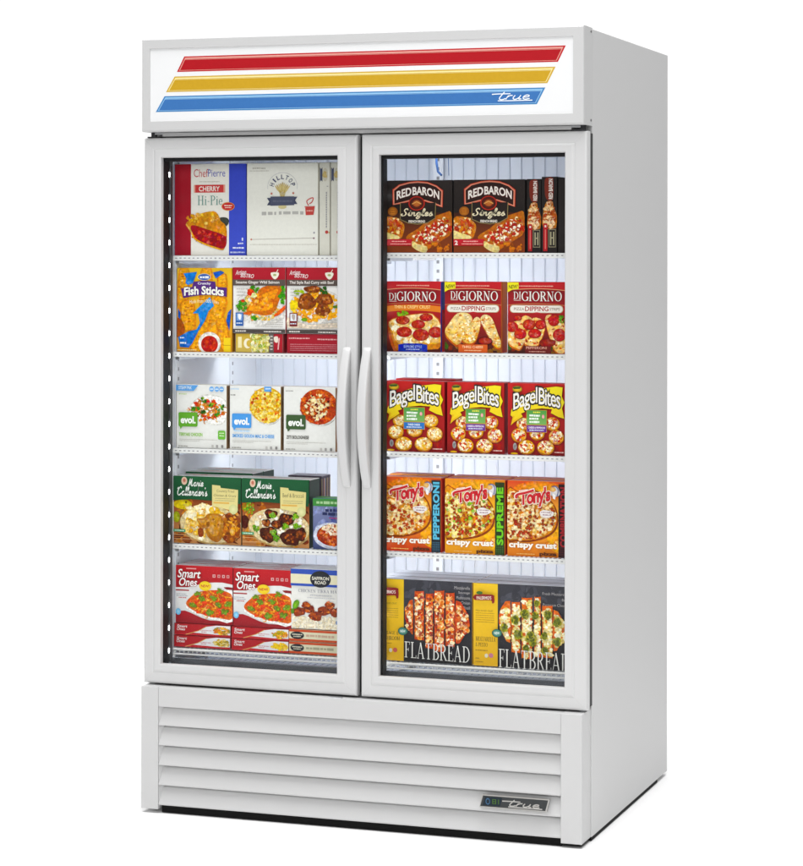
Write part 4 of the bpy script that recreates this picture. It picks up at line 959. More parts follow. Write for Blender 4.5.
# ---------- right door, top shelf
def baron(x, lab, num, rz=0):
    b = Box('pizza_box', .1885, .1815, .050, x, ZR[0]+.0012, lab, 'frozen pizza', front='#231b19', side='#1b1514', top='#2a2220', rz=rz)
    p = b.art(17, 140, 635, 765).on('food_picture')
    p.rect(17, 140, 635, 420, '#2c2422', '#1e1715'); p.rect(17, 420, 635, 765, '#3c1c10', '#8c3c10')
    p.poly([(17, 470), (120, 460), (210, 520), (200, 610), (160, 650), (17, 640)], '#c87830', 3)
    p.scatter(100, 540, 100, 75, 60, 8, 22, ['#8c1c12', '#d8a060', '#f0d8a0', '#b8401c', '#e8c080', '#a02418'], 3, mids=['#f4e4bc', '#c85030'])
    p.poly([(17, 575), (80, 595), (160, 620), (165, 648), (17, 648)], '#e8d494', 2)
    p.poly([(230, 630), (330, 560), (440, 470), (560, 425), (625, 420), (625, 590), (560, 650), (420, 740), (400, 765), (290, 720)], '#b8641c', 3)
    p.poly([(285, 660), (330, 690), (415, 712), (405, 765), (360, 760), (285, 715)], '#e4cf90', 2)
    ok = lambda x, y: y > 660-(x-230)*.62 and y < 700-(max(0, x-400))*.55 and y < 640+(x-230)*.35
    p.scatter(430, 570, 220, 130, 240, 8, 22, ['#f0d8a8', '#d89048', '#a82418', '#e8bc78', '#8c1a12', '#c85a2c', '#f4e6c4'], 5, top=ok, mids=['#fbf0d4', '#e8b070', '#c03a24'])
    p.scatter(430, 570, 200, 110, 40, 10, 24, ['#9c1c18', '#b82c20', '#7c1410'], 6, top=ok, mids=['#c84a3c'])
    p.scatter(430, 570, 200, 110, 60, 6, 16, ['#f6ead0', '#fbf6e6'], 7, top=ok, sq=.4, wob=.4)
    p.scatter(0, 0, 0, 0, 16, 8, 26, ['#c86a1c', '#8c3c0c', '#e09030'], 9, box=(430, 690, 610, 755))
    p.on('printed_panel')
    p.rect(17, 648, 282, 705, '#c41a2c', '#b8141c'); p.greek(105, 668, 235, 10, '#f0b0a8', 2); p.greek(92, 690, 275, 8, '#f0b0a8', 3)
    if num: p.text('2', 30, 660, 58, 698, '#f8e8e0', .04)
    p.blob(113, 408, 44, 40, '#8c4a10', '#e08a1c', n=24); p.greek(80, 400, 150, 9, '#8c4410', 4); p.greek(86, 416, 145, 9, '#8c4410', 5)
    p.on('brand_logo')
    S = lambda L, o=0: [(120-o, 352), (118-o, 225-o), (170, 182-o), (260, 160-o), (335, 154-o), (420, 162-o), (500, 192-o), (550+o, 236-o), (546+o, 372+o*.5), (480, 345+o), (400, 318+o), (335, 310+o), (260, 318+o), (190, 335+o)]
    p.poly(S(0, 7), '#c8341c'); p.poly(S(0, 2), '#e0866a'); p.poly([(128, 342), (126, 230), (176, 190), (260, 168), (335, 162), (420, 170), (496, 200), (540, 240), (536, 358), (480, 335), (400, 310), (335, 302), (260, 310), (195, 326)], '#2a1512')
    p.poly([(178, 335), (495, 335), (490, 470), (420, 510), (335, 522), (250, 512), (178, 480)], '#8c7a4c'); p.poly([(184, 335), (489, 335), (484, 466), (418, 504), (335, 515), (252, 506), (184, 476)], '#241a17')
    aw = archw(42, 335, 190)
    p.text('RED', 148, 196, 278, 268, '#f6efe8', .03, warp=aw, grow=('#7c1810', .06)); p.text('BARON', 288, 196, 524, 268, '#f6efe8', .03, warp=aw, grow=('#7c1810', .06))
    p.blob(325, 340, 72, 62, '#b82414', n=26); p.blob(325, 340, 62, 53, '#3c140c', '#7c2410', n=26); p.blob(325, 340, 34, 29, '#a84c1c', '#c8742c', n=24); p.line([(285, 345), (325, 325), (365, 345)], 9, '#e0a050')
    p.glyphs('Singles', CUR, 190, 385, 468, 472, '#efe2be', 1.15, thick=.07); p.text('FRENCH BREAD', 254, 484, 400, 506, '#f0e8dc', .03)
    return b.done()
baron(.6225, 'black pizza carton with arched red logo, its printed number hidden by the door stile', 0)
baron(.8140, 'black pizza carton with arched red logo and a number 2, beside the narrow black cartons', 1)
def baron_edge(x, y, lab, h=.182, w=.0385, art=True):
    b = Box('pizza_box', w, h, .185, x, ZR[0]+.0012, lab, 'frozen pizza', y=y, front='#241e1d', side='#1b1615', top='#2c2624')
    p = b.art(508, 200, 605, 690)
    if art:
        p.on('brand_logo'); p.poly([(528, 222), (548, 206), (580, 210), (582, 300), (576, 352), (548, 352), (530, 320)], '#7c2818', 2); p.text('RED BARON', 500, 266, 630, 292, '#f0e8e0', .03, rot=90)
        p.on('food_picture'); p.poly([(530, 380), (550, 355), (578, 362), (582, 400), (605, 450), (598, 530), (520, 530), (515, 460)], '#b8743c', 2)
        p.scatter(558, 450, 40, 85, 110, 6, 14, ['#d8a878', '#a85a30', '#e8c8a0', '#8c3420', '#c88050'], 3, mids=['#f0dcb8', '#c86040'], top=lambda x, y: abs(x-557) < 16+(y-350)*.18)
        p.on('printed_panel'); p.rect(520, 500, 545, 680, '#b81a22'); p.rect(528, 512, 538, 526, '#f0d8d0'); p.line([(533, 540), (533, 665)], 5, '#d87a70')
        p.rect(552, 538, 598, 655, '#8c8468'); p.rect(556, 543, 594, 650, '#241e1d'); p.rect(562, 555, 570, 640, '#a8a080'); p.rect(580, 555, 588, 640, '#a8a080'); p.rect(570, 590, 580, 598, '#a8a080')
    else: p.on('brand_logo'); p.text('RED BARON', 500, 480, 640, 520, '#b8908c', .03, rot=90)
    return b.done()
baron_edge(1.0050, .104, 'narrow edge of black pizza carton, left one of the two with food strip')
baron_edge(1.0455, .100, 'narrow edge of black pizza carton, slightly taller, right one with food strip', .187, .0405)
baron_edge(1.0880, .100, 'plain dark edge of pizza carton beside the right door stile', .184, .045, False)

# ---------- right door, second shelf
def digi(x, lab, kind, w=.150, rz=0):
    b = Box('pizza_box', w, .1765, .046, x, ZR[1]+.0012, lab, 'frozen pizza', front='#b8181e', side=('#2b3cb0', '#e0782c', '#b8181e')[kind], top='#a4161c', rz=rz)
    if kind == 0: p = b.art(16, 95, 490, 660)
    else: p = b.art(518, 95, 974, 662)
    X = p.x0 if kind else 40
    R_ = 974 if kind else 490
    p.on('printed_panel')
    p.rect(p.x0, 95, R_, 662, '#c21c22', '#8c1214'); cx = (X+R_)/2; hw_ = (R_-X)/2
    yy = lambda x, a: a+14*((x-cx)/hw_)**2
    xs = [p.x0+(R_-p.x0)*i/12 for i in range(13)]
    p.poly([(x, yy(x, 152)) for x in xs]+[(x, yy(x, 262)) for x in xs[::-1]], '#8c121a', col2='#a01820')
    p.line([(x, yy(x, 148)) for x in xs], 5, '#d8a070'); p.line([(x, yy(x, 266)) for x in xs], 5, '#b87848')
    p.greek(X+90, 128, R_-95, 9, '#e4a090', 3)
    if kind == 0:
        p.poly([(x, yy(x, 280)) for x in xs]+[(x, yy(x, 328)) for x in xs[::-1]], '#e07c1c'); p.text('THIN & CRISPY CRUST', 112, 286, 405, 312, '#f8dc90', .01)
    else:
        p.rrect(535, 278, 957, 340, 28, '#b8a888'); p.rrect(540, 282, 952, 336, 26, '#ece6dc')
        p.text('PIZZA', 568, 298, 650, 320, '#8c7468', .01); p.text('DIPPING', 656, 288, 842, 326, '#a83034', .02); p.text('STRIPS', 850, 298, 930, 320, '#8c7468', .01)
        p.blob(750, 352, 40, 18, '#b8282c')
    p.on('food_picture')
    if kind == 0:
        p.rect(16, 345, 490, 660, '#a8161a', '#4c1c10'); p.scatter(175, 352, 42, 22, 24, 6, 14, ['#5a9a24', '#88b83c', '#3c7a18'], 2, mids=['#a8cc50'])
        p.poly([(66, 420), (130, 385), (240, 360), (400, 348), (440, 370), (500, 440), (500, 610), (400, 640), (140, 650), (110, 600), (80, 500)], '#c87a30', 2)
        p.poly([(72, 424), (135, 390), (240, 366), (396, 352), (435, 374), (495, 450), (492, 580), (380, 596), (150, 600), (100, 500)], '#f0d8a0', 2, col2='#e0a850')
        p.scatter(280, 480, 200, 110, 120, 8, 26, ['#f4e4b8', '#e8c480', '#f8eed0', '#e0a858'], 4, mids=['#fbf6e0', '#f0d8a0'], top=lambda x, y: 80+(y-400)*.2 < x < 480 and y > 440-x*.18 and y < 590)
        for ex, ey, rx, ry in ((182, 405, 54, 32), (372, 380, 52, 28), (308, 436, 54, 34), (195, 498, 60, 40), (330, 520, 64, 46), (448, 498, 54, 42)):
            p.blob(ex, ey+3, rx+3, ry+2, '#8c2c18', n=24); p.blob(ex, ey, rx, ry, '#a83028', '#c04a3c', .02, n=24); p.scatter(ex, ey, rx*.8, ry*.8, 12, 3, 8, ['#cc6858', '#942420'], int(ex))
        p.poly([(66, 430), (110, 600), (140, 655), (110, 655), (70, 540)], '#b8502c', 2)
        p.poly([(148, 602), (200, 592), (330, 592), (380, 602), (382, 660), (148, 660)], '#2438a8'); p.text('SUPREME STYLE', 192, 608, 338, 628, '#b8c8f4', .01); p.greek(210, 640, 322, 8, '#b8c8f4', 4)
    elif kind == 1:
        p.rect(518, 345, 974, 662, '#a8161a', '#3c1c12'); p.scatter(0, 0, 0, 0, 26, 12, 30, ['#5a1c14', '#7c2418', '#8c5a28', '#3f5a1c'], 7, box=(520, 560, 970, 655))
        def strip(pts, sd):
            cx_ = sum(a for a, _ in pts)/len(pts); cy_ = sum(b_ for _, b_ in pts)/len(pts)
            p.poly([(cx_+(a-cx_)*1.05, cy_+(b_-cy_)*1.04+10) for a, b_ in pts], '#b8541c', 3); p.poly(pts, '#ecd298', 3, col2='#e4b868')
            r = random.Random(sd)
            for i in range(60):
                k1 = r.random(); k2 = r.random(); a = pts[r.randrange(len(pts))]; c_ = pts[r.randrange(len(pts))]; x_ = cx_+((a[0]*k1+c_[0]*(1-k1))-cx_)*.85; y_ = cy_+((a[1]*k1+c_[1]*(1-k1))-cy_)*.85
                p.blob(x_, y_, r.uniform(4, 13), r.uniform(3, 9), r.choice(['#f6e8bc', '#d89858', '#f2dca4', '#cc7c44', '#f8f0d0']), wob=.3, n=8, rnd=r, step=8e-6)
        strip([(620, 350), (700, 345), (740, 385), (720, 440), (640, 590), (585, 580), (520, 500), (560, 420)], 1)
        strip([(760, 385), (800, 385), (806, 440), (770, 560), (720, 588), (662, 560), (700, 480)], 2)
        strip([(840, 356), (900, 385), (945, 500), (978, 590), (960, 620), (915, 600), (860, 500), (808, 400)], 3)
        p.blob(845, 570, 62, 36, '#3c100c', n=24); p.blob(845, 566, 54, 28, '#8c1c18', '#b83a2c', .04, n=24)
        p.rect(632, 596, 865, 662, '#d85c1c'); p.text('THREE CHEESE', 662, 606, 830, 626, '#f8d8b0', .01); p.greek(680, 644, 815, 9, '#f4c090', 3)
    else:
        p.rect(518, 345, 974, 662, '#a8161a', '#3c1c12'); p.scatter(0, 0, 0, 0, 30, 12, 30, ['#5a1c14', '#7c2418', '#8c5a28', '#3f5a1c'], 7, box=(520, 560, 970, 655))
        for pts, sd in (([(520, 440), (600, 400), (660, 360), (720, 400), (690, 480), (630, 610), (590, 620), (520, 570)], 1), ([(690, 470), (720, 380), (800, 400), (812, 470), (760, 590), (700, 600), (650, 570)], 2), ([(818, 380), (860, 352), (930, 380), (974, 450), (974, 640), (900, 640), (850, 520)], 3)):
            cx_ = sum(a for a, _ in pts)/len(pts); cy_ = sum(b_ for _, b_ in pts)/len(pts)
            p.poly([(cx_+(a-cx_)*1.04, cy_+(b_-cy_)*1.04+9) for a, b_ in pts], '#c8641c', 3); p.poly(pts, '#ecc480', 3)
            r = random.Random(sd)
            for i in range(40):
                k1 = r.random(); a = pts[r.randrange(len(pts))]; c_ = pts[r.randrange(len(pts))]; x_ = cx_+((a[0]*k1+c_[0]*(1-k1))-cx_)*.85; y_ = cy_+((a[1]*k1+c_[1]*(1-k1))-cy_)*.85
                p.blob(x_, y_, r.uniform(6, 16), r.uniform(4, 12), r.choice(['#f6e0b0', '#cc5a34', '#f2d090', '#a83a24', '#f8ecc8']), wob=.3, n=8, rnd=r, step=8e-6)
        for ex, ey, rx, ry in ((555, 450, 46, 40), (620, 505, 46, 40), (690, 430, 48, 40), (780, 430, 40, 36), (735, 500, 50, 36), (885, 395, 42, 44), (930, 510, 50, 48), (600, 380, 30, 18)):
            p.blob(ex, ey+3, rx+3, ry+2, '#7c1c18', n=22); p.blob(ex, ey, rx, ry, '#b0302c', '#c84c44', .03, n=22); p.scatter(ex, ey, rx*.8, ry*.8, 10, 3, 8, ['#d06c60', '#98282a'], int(ex))
        p.blob(835, 575, 66, 34, '#7c1814', '#a83028', .05, n=24); p.scatter(950, 385, 22, 30, 12, 6, 14, ['#4c7a24', '#6a9a34'], 5)
        p.rect(660, 602, 865, 662, '#6c1c18'); p.text('PEPPERONI', 668, 606, 830, 626, '#e0a898', .01); p.greek(690, 646, 820, 9, '#d09080', 4)
    p.on('brand_logo')
    if kind == 0: p.glyphs('DI', SERIF, 70, 188, 132, 246, '#f2e8e2', .85, grow=('#5c0c10', .02)); p.rect(74, 252, 134, 257, '#e0c0b8'); p.glyphs('GIORNO', SERIF, 140, 176, 448, 252, '#f2e8e2', .95, grow=('#5c0c10', .03))
    else: p.glyphs('DI', SERIF, 568, 172, 626, 232, '#f2e8e2', .85, grow=('#5c0c10', .02)); p.rect(570, 238, 626, 243, '#e0c0b8'); p.glyphs('GIORNO', SERIF, 636, 170, 944, 246, '#f2e8e2', .95, grow=('#5c0c10', .03))
    if kind:
        p.poly([(518, 98), (608, 98), (608, 150), (560, 155), (518, 178)], '#ece01c'); p.text('NEW!', 530, 118, 600, 148, '#2c2a10', .02, shear=.2, rot=4)
    q = b.art(0, 0, 100, 100, 'side').on('printed_panel')
    if kind == 0: q.rect(0, 40, 100, 100, '#b8181e')
    if kind == 1: q.rect(0, 0, 60, 100, '#e89038', '#b83a1c')
    return b.done()
digi(.6235, 'red pizza carton with square pepperoni pizza and blue side edge', 0, .1575)
digi(.7910, 'red pizza carton with pale cheese strips, orange label and yellow corner flash', 1)
digi(.9575, 'red pizza carton with yellow corner flash and pepperoni-covered strips', 2)

# ---------- right door, third shelf
def bagel(x, lab, kind, w=.151, group=None):
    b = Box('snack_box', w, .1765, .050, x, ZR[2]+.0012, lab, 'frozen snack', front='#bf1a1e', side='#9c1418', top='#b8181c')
    p = b.art(30, 92, 527, 655).on('food_picture')
    p.rect(30, 92, 527, 655, '#c8201e', '#8c1012'); p.scatter(0, 0, 0, 0, 14, 20, 60, ['#a81418', '#b81c1c'], 2, box=(60, 420, 500, 620))
    cs = (['#f0dca0', '#e8c070', '#f6ecc8', '#d89a40', '#f4e4b4'], ['#f4ecd0', '#e8d8b0', '#c83c20', '#b82c18', '#f8f4e4', '#b8341c'])[min(kind, 1)]
    for ex, ey, rx, ry in ((165, 410, 62, 50), (415, 405, 64, 54), (285, 480, 66, 56), (130, 500, 66, 56), (450, 508, 66, 58), (195, 592, 72, 58), (360, 592, 74, 58)):
        p.blob(ex, ey+6, rx+4, ry+3, '#6c0c0c', n=22); p.blob(ex, ey+3, rx, ry, '#b86820', n=26); p.blob(ex, ey-2, rx*.93, ry*.9, '#e0a850', '#ecc070', .03, n=26)
        p.scatter(ex, ey-3, rx*.75, ry*.72, 46 if kind == 0 else 54, 6, 15, cs, int(ex+ey), mids=['#fbf6e4', '#f2e0b0', '#d86040'] if kind else ['#fbf6e0', '#f2dca0'], sq=.6, wob=.35)
        if kind == 0: p.scatter(ex, ey, rx*.6, ry*.6, 5, 4, 8, ['#d86a24'], int(ex))
    p.rect(430, 620, 520, 634, '#a8403c'); p.greek(440, 628, 512, 8, '#e4c4bc', 4); p.blob(98, 590, 16, 28, '#a8a4a4', '#5c5858', n=16); p.blob(92, 645, 30, 8, '#f0b81c')
    p.on('banner')
    Y = [(66, 305), (130, 215), (210, 165), (330, 128), (450, 112), (505, 118), (498, 190), (520, 235), (500, 280), (518, 362), (470, 350), (405, 320), (415, 290), (330, 285), (230, 296), (150, 330), (165, 352), (90, 400), (62, 425), (78, 360), (60, 345)]
    cx_, cy_ = 300, 250; p.poly([(cx_+(a-cx_)*1.02, cy_+(b_-cy_)*1.03+3) for a, b_ in Y], '#5c2408'); p.poly(Y, '#f2e01e', col2='#ecc818' if kind < 2 else '#e8b414')
    p.poly([(60, 345), (95, 350), (78, 388), (150, 352), (90, 400), (62, 425), (78, 360)], '#e8b014')
    p.on('brand_logo')
    wv = lambda X, Y_, t, q: (X, Y_+62*(1-t)**1.7-2*t+34*(t > 0)*max(0, t-.55)**1.2*2)
    p.text('Bagel', 84, 118, 290, 288, '#f4efe8', .01, warp=lambda X, Y_, t, q: (X, Y_+58*(1-t)**1.3-8*(1-q)*t), grow=('#2c2420', .075), spacing=.9)
    p.text('Bites', 302, 122, 486, 254, '#f4efe8', .01, warp=lambda X, Y_, t, q: (X, Y_+30*t**1.4), grow=('#2c2420', .075), spacing=.9)
    p.line([(100, 282), (118, 310)], 2, '#2c2420')
    p.blob(118, 138, 42, 26, '#8c7a1c', n=18); p.blob(118, 138, 36, 20, '#c8961c', '#e8c428', n=18); p.poly([(76, 122), (150, 118), (140, 136), (90, 138)], '#3c5a24')
    p.on('label'); p.rect(196, 298, 372, 476, '#c8902c'); p.rect(200, 302, 368, 414, '#4c9a44', '#7ab05c'); p.rect(200, 420, 368, 472, '#2a74c4' if kind == 0 else '#6a2c94')
    p.greek(255, 318, 318, 12, '#e8e04c', 1); p.greek(222, 344, 312, 17, '#f0f6ec', 2, .15); p.greek(222, 369, 300, 17, '#f0f6ec', 3, .15); p.greek(222, 394, 308, 17, '#f0f6ec', 4, .15); p.blob(340, 350, 11, 16, '#e88c94', '#f4c0c0', n=14)
    if kind == 0: p.text('THREE CHEESE', 232, 430, 332, 446, '#e8f0fa', .03)
    else: p.text('CHEESE & PEPPERONI', 212, 430, 356, 446, '#f0e4f6', .03)
    p.greek(222, 458, 346, 9, '#d4e0f0', 5)
    return b.done()
b1_ = bagel(.6275, 'red snack carton with yellow banner and blue cheese label, leftmost of three', 0, .1630)
b2_ = bagel(.7975, 'red snack carton with purple label, between the blue-labelled one and its twin', 1)
b3_ = repeat(b2_, .9575, ZR[2]+.0012, 'red snack carton with purple label, beside the right door stile')
b2_.root['label'] = 'red snack carton with purple label, in the middle of three bagel snack cartons'
behind(b1_, 1, ['second red snack carton behind the blue-labelled one, thin red top showing'], z=.003, x=.010)

# ---------- right door, fourth shelf
def tony(x, lab, kind, rz=0):
    b = Box('pizza_box', .1595, .1865, .046, x, ZR[3]+.0012, lab, 'frozen pizza', front='#e8961c', side=('#c8341c', '#c8341c', '#a82418')[kind], top=('#b8685c', '#c04c3c', '#c04c3c')[kind], rz=rz)
    # layout of the first carton; its left quarter of pizza runs off the edge
    p = b.art(24, 60, 495, 662).on('food_picture')
    n = 8
    A, B_ = (('#d84a1c', '#f0a024', '#d8380f'), ('#e88c1c', '#f2b41c', '#ec9c14'), ('#d8401c', '#f0a428', '#e07a14'))[kind][0:2]
    E_ = (('#d84a1c', '#f0a024', '#d8380f'), ('#e88c1c', '#f2b41c', '#ec9c14'), ('#d8401c', '#f0a428', '#e07a14'))[kind][2]
    p.rect(24, 60, 495, 300, A, B_); p.rect(24, 300, 495, 662, B_, E_)
    p.blob(280, 130, 210, 70, A if kind == 1 else '#e06a1c', '#f6b83c', n=30); p.blob(450, 520, 120, 110, B_, '#f4b030', n=30) 
    p.poly([(24, 130), (120, 150), (240, 130), (370, 220), (415, 330), (400, 440), (320, 510), (200, 545), (90, 545), (24, 520)], '#8c3c10', 3)
    p.poly([(24, 140), (120, 155), (240, 140), (362, 226), (404, 330), (388, 430), (312, 495), (200, 530), (90, 528), (24, 505)], '#d88c3c', 3)
    def ok(x, y): return ((x-130)/262)**2+((y-335)/188)**2 < 1 and x > 28 and y > 150
    p.scatter(180, 335, 240, 200, 300, 11, 26, (['#f0d090', '#e8b868', '#d8964c', '#f4deae'], ['#f2e080', '#e8cc58', '#d8b040', '#f4ecb0', '#d0a83c'], ['#f0d8a4', '#e8c080', '#d89c5c', '#f6e4c0'])[kind], 3+kind, top=ok, mids=['#fbf0cc', '#f0d490'], box=(24, 150, 410, 530))
    p.scatter(180, 335, 240, 200, 130, 9, 16, (['#a02814', '#8c1c0c', '#b8401c', '#7a180c'], ['#8c2c14', '#6c3418', '#5a2c14', '#a83c1c'], ['#98201a', '#6c4028', '#8c1c14', '#5c382c'])[kind], 13+kind, top=ok, mids=['#c8542c'], box=(24, 160, 405, 520))
    if kind == 1: p.scatter(180, 335, 240, 200, 30, 9, 18, ['#6aa024', '#88b83c', '#4c8a1c'], 23, top=ok, mids=['#a8cc50'], box=(24, 170, 400, 510)); p.scatter(180, 335, 240, 200, 12, 7, 12, ['#c82418'], 25, top=ok, box=(24, 170, 400, 510))
    p.scatter(0, 0, 0, 0, 12, 8, 22, ['#f4bc4c', '#d87818'], 33, box=(330, 520, 415, 600))
    p.on('printed_panel')
    bc = ('#262a30', '#2a3818', '#2a1618')[kind]; tcx = ('#58b8d8', '#6cc81c', '#a8202a')[kind]; word = ('PEPPERONI', 'SUPREME', 'COMBINATION')[kind]
    p.rect(420, 78, 495, 662, bc, '#1c2028' if kind == 0 else None)
    cyw = (325, 350, 335)[kind]; hl = (232, 222, 232)[kind]
    p.text(word, 458-hl*.78, cyw-26*1.28, 458+hl*.78, cyw+26*1.28, tcx, .05, rot=90, warp=None) if False else None
    vs0, fs0 = text_mesh(word, .045, 1.05)
    ax = min(v[0] for v in vs0); bx = max(v[0] for v in vs0); ay = min(v[1] for v in vs0); by = max(v[1] for v in vs0)
    ya, yb_ = (92, 555) if kind == 0 else ((118, 580) if kind == 1 else (100, 575))
    p.raw([p.uv((432+(1-(y-ay)/(by-ay))*52, yb_-(x-ax)/(bx-ax)*(yb_-ya))) for x, y in vs0], fs0, hexc(tcx))
    for i in range(4): p.rect(430+i*15, 575, 438+i*15, 650, ('#3c6a84', '#3c6a2c', '#5c2028')[kind])
    for i in range(4): p.rect(428, 585+i*18, 488, 591+i*18, bc)
    p.text('crispy crust', 40, 545, 408, 606, '#fbf4e8', .045, grow=('#a8501c', .07)); p.text('pizza', 275, 620, 408, 656, '#5a2c14', .05)
    p.greek(100, 640, 240, 9, '#f0b860', 4)
    p.blob(330, 315, 56, 30, '#e8e0dc', '#f4eeea', .15, n=20); p.greek(288, 305, 370, 10, '#a88c94', 3); p.greek(300, 324, 365, 10, '#a88c94', 5)
    p.on('brand_logo')
    p.blob(395, 138, 36, 44, '#b8b4bc', '#e8e4e4', .1, n=20); p.blob(378, 120, 22, 20, '#d89a4c', '#f0c878', .1); p.line([(370, 100), (400, 95), (418, 125), (410, 175)], 7, '#5a5c8c', 4); p.poly([(375, 150), (400, 165), (395, 200), (378, 190)], '#f4f2f0')
    sl = lambda X, Y_, t, q: (X, Y_+26*(1-t))
    p.text("Tony's", 122, 94, 360, 246, '#c8202a', .04, warp=lambda X, Y_, t, q: (X, Y_+44*(1-t)), grow=('#f6ded0', .085), spacing=.95)
    p.line([(98, 205), (92, 180), (112, 164), (170, 150), (238, 126)], 26, '#f6ded0', 4); p.line([(100, 200), (96, 182), (114, 167), (170, 153), (232, 131)], 17, '#c8202a', 4)
    return b.done()
t1 = tony(.6230, 'orange pizza carton with black band and blue vertical lettering', 0)
t2 = tony(.7920, 'golden orange pizza carton with dark green band and lime vertical lettering', 1)
t3 = tony(.9570, 'orange pizza carton with dark red vertical lettering, beside the right door stile', 2)
behind(t1, 1, ['carton behind the blue-lettered pizza carton, bluish top edge showing'], z=.002)
behind(t2, 1, ['carton behind the lime-lettered pizza carton, reddish top edge showing'], z=.001)
behind(t3, 1, ['carton behind the red-lettered pizza carton, reddish top edge showing'], z=.001)

# ---------- right door, bottom rack
def flat(x, lab, kind):
    b = Box('pizza_box', .2535, .2055, .048, x, ZR[4]+.0008, lab, 'frozen pizza', front='#2b2a30', side='#d8a81c', top='#ccd2dc')
    p = b.art(-38 if kind == 0 else 38, 70 if kind == 0 else 95, 685 if kind == 0 else 761, 675 if kind == 0 else 700)
    o_ = 0 if kind == 0 else 76       # second carton's layout sits further right and lower
    v_ = 0 if kind == 0 else 25
    P_ = lambda x, y: (x+o_, y+v_)
    p.on('printed_panel'); p.rect(p.x0, p.y0, 685+o_, 675+v_, '#3a3a42', '#1e1c20')
    p.scatter(0, 0, 0, 0, 70, 10, 46, ['#42424c', '#34343c', '#4a4a54'], 3, box=(170+o_, 80+v_, 680+o_, 300+v_), sq=.4)
    xr = 162+o_-(0 if kind == 0 else 16)
    p.rect(p.x0, p.y0, xr, 675+v_, '#f0c41c', '#e8b414')
    x0 = p.x0+18
    p.text('FRESH BAKED CRUST', x0, 245+v_+(20 if kind else 0), x0+130, 258+v_+(20 if kind else 0), '#7a5a14', .0)
    for i in range(5): p.greek(x0, 290+i*16+v_, x0+140, 6, '#b8901c', 5+i)
    if kind == 0: p.glyphs('SAUSAGE &', SERIF, -20, 458, 120, 482, '#5a4a1c', .9); p.glyphs('MUSHROOM', SERIF, -20, 494, 132, 522, '#5a4a1c', .9)
    else: p.glyphs('MOZZARELLA', SERIF, 58, 486, 206, 518, '#5a4a1c', .9); p.glyphs('& PESTO', SERIF, 58, 530, 146, 558, '#5a4a1c', .9)
    p.greek(x0, 546+v_+15*(kind > 0), x0+90, 8, '#a8801c', 12); p.greek(x0, 620+v_, x0+30, 8, '#a8801c', 13); p.greek(x0, 645+v_, x0+60, 7, '#a8801c', 14)
    p.blob(p.x0+135, 595+v_, 17, 17, '#c8584c' if kind == 0 else '#c87a8c', n=16); p.blob(p.x0+100, 598+v_, 13, 15, '#e4dcc0', n=16)
    for i in range(5 if kind == 0 else 3): p.text(('Mozzarella', 'Sausage', 'Mushrooms', 'Onion', 'Basil')[i] if kind == 0 else ('Fresh Mozzarella', 'Basil', 'Parmesan Cheese')[i], ((550, 580, 565, 600, 620)[i] if kind == 0 else (556, 700, 560)[i]), (102+36*i if kind == 0 else 140+40*i), 668 if kind == 0 else 740, (124+36*i if kind == 0 else 160+40*i), '#b8b4b4', -.005)
    p.on('food_picture')
    cr = ('#c84a1c', '#d8641c')[kind]
    if kind == 0: strips = [(172, 232, 215, 475), (245, 322, 150, 512), (330, 392, 165, 570), (398, 478, 140, 588), (484, 558, 152, 545), (566, 672, 205, 520)]
    else: strips = [(232, 316, 215, 520), (324, 394, 220, 590), (400, 484, 185, 628), (494, 548, 175, 612), (554, 636, 235, 612), (642, 740, 262, 560)]
    for i, (xa, xb, ya, yb_) in enumerate(strips):
        mi = (xa+xb)/2
        if i == 0: pts = [(xb, ya), (xb, yb_), (xa+25, yb_-70), (xa, (ya+yb_)/2+10), (xa+12, ya+60)]
        elif i == len(strips)-1: pts = [(xa, ya), (xa, yb_), (xb-45, yb_-55), (xb, (ya+yb_)/2+20), (xb-30, ya+70)]
        else: pts = [(xa+3, ya+16), (xa+10, ya+3), (mi, ya+2), (xb-9, ya), (xb-3, ya+12), (xb-4, (ya+yb_)/2), (xb-3, yb_-12), (xb-10, yb_-3), (mi, yb_), (xa+8, yb_-6), (xa+3, yb_-16), (xa+4, (ya+yb_)/2)]
        p.poly(pts, cr, 2)
        def inside(x, y, xa=xa, xb=xb, ya=ya, yb_=yb_, i=i):
            if not (xa+14 < x < xb-13): return False
            k_ = 0
            if i == 0: k_ = (xb-x)*1.0
            if i == len(strips)-1: k_ = (x-xa)*.9
            return ya+22+k_*.9 < y < yb_-16-k_*.9
        if kind == 0:
            p.scatter(0, 0, 0, 0, 130, 10, 22, ['#e8a860', '#d8582c', '#ecc080', '#c04420', '#f0d4a0', '#e07a38'], 40+i, box=(xa, ya, xb, yb_), top=inside, mids=['#f4dcb0', '#e8884c', '#d85a30'])
            p.scatter(0, 0, 0, 0, 34, 7, 15, ['#8c2c24', '#a84038', '#6c241c'], 60+i, box=(xa, ya, xb, yb_), top=inside, mids=['#b8584c'])
            p.scatter(0, 0, 0, 0, 24, 7, 16, ['#f6e0b4', '#f8e8c8'], 70+i, box=(xa, ya, xb, yb_), top=inside, sq=.5)
        else:
            p.scatter(0, 0, 0, 0, 150, 9, 22, ['#f0e0a8', '#e8cc80', '#f6f0d0', '#d8c070', '#ecdc90'], 40+i, box=(xa, ya, xb, yb_), top=inside, mids=['#fbf8e4', '#f2e8b4'])
            p.scatter(0, 0, 0, 0, 12, 5, 10, ['#d8742c'], 44+i, box=(xa, ya, xb, yb_), top=inside)
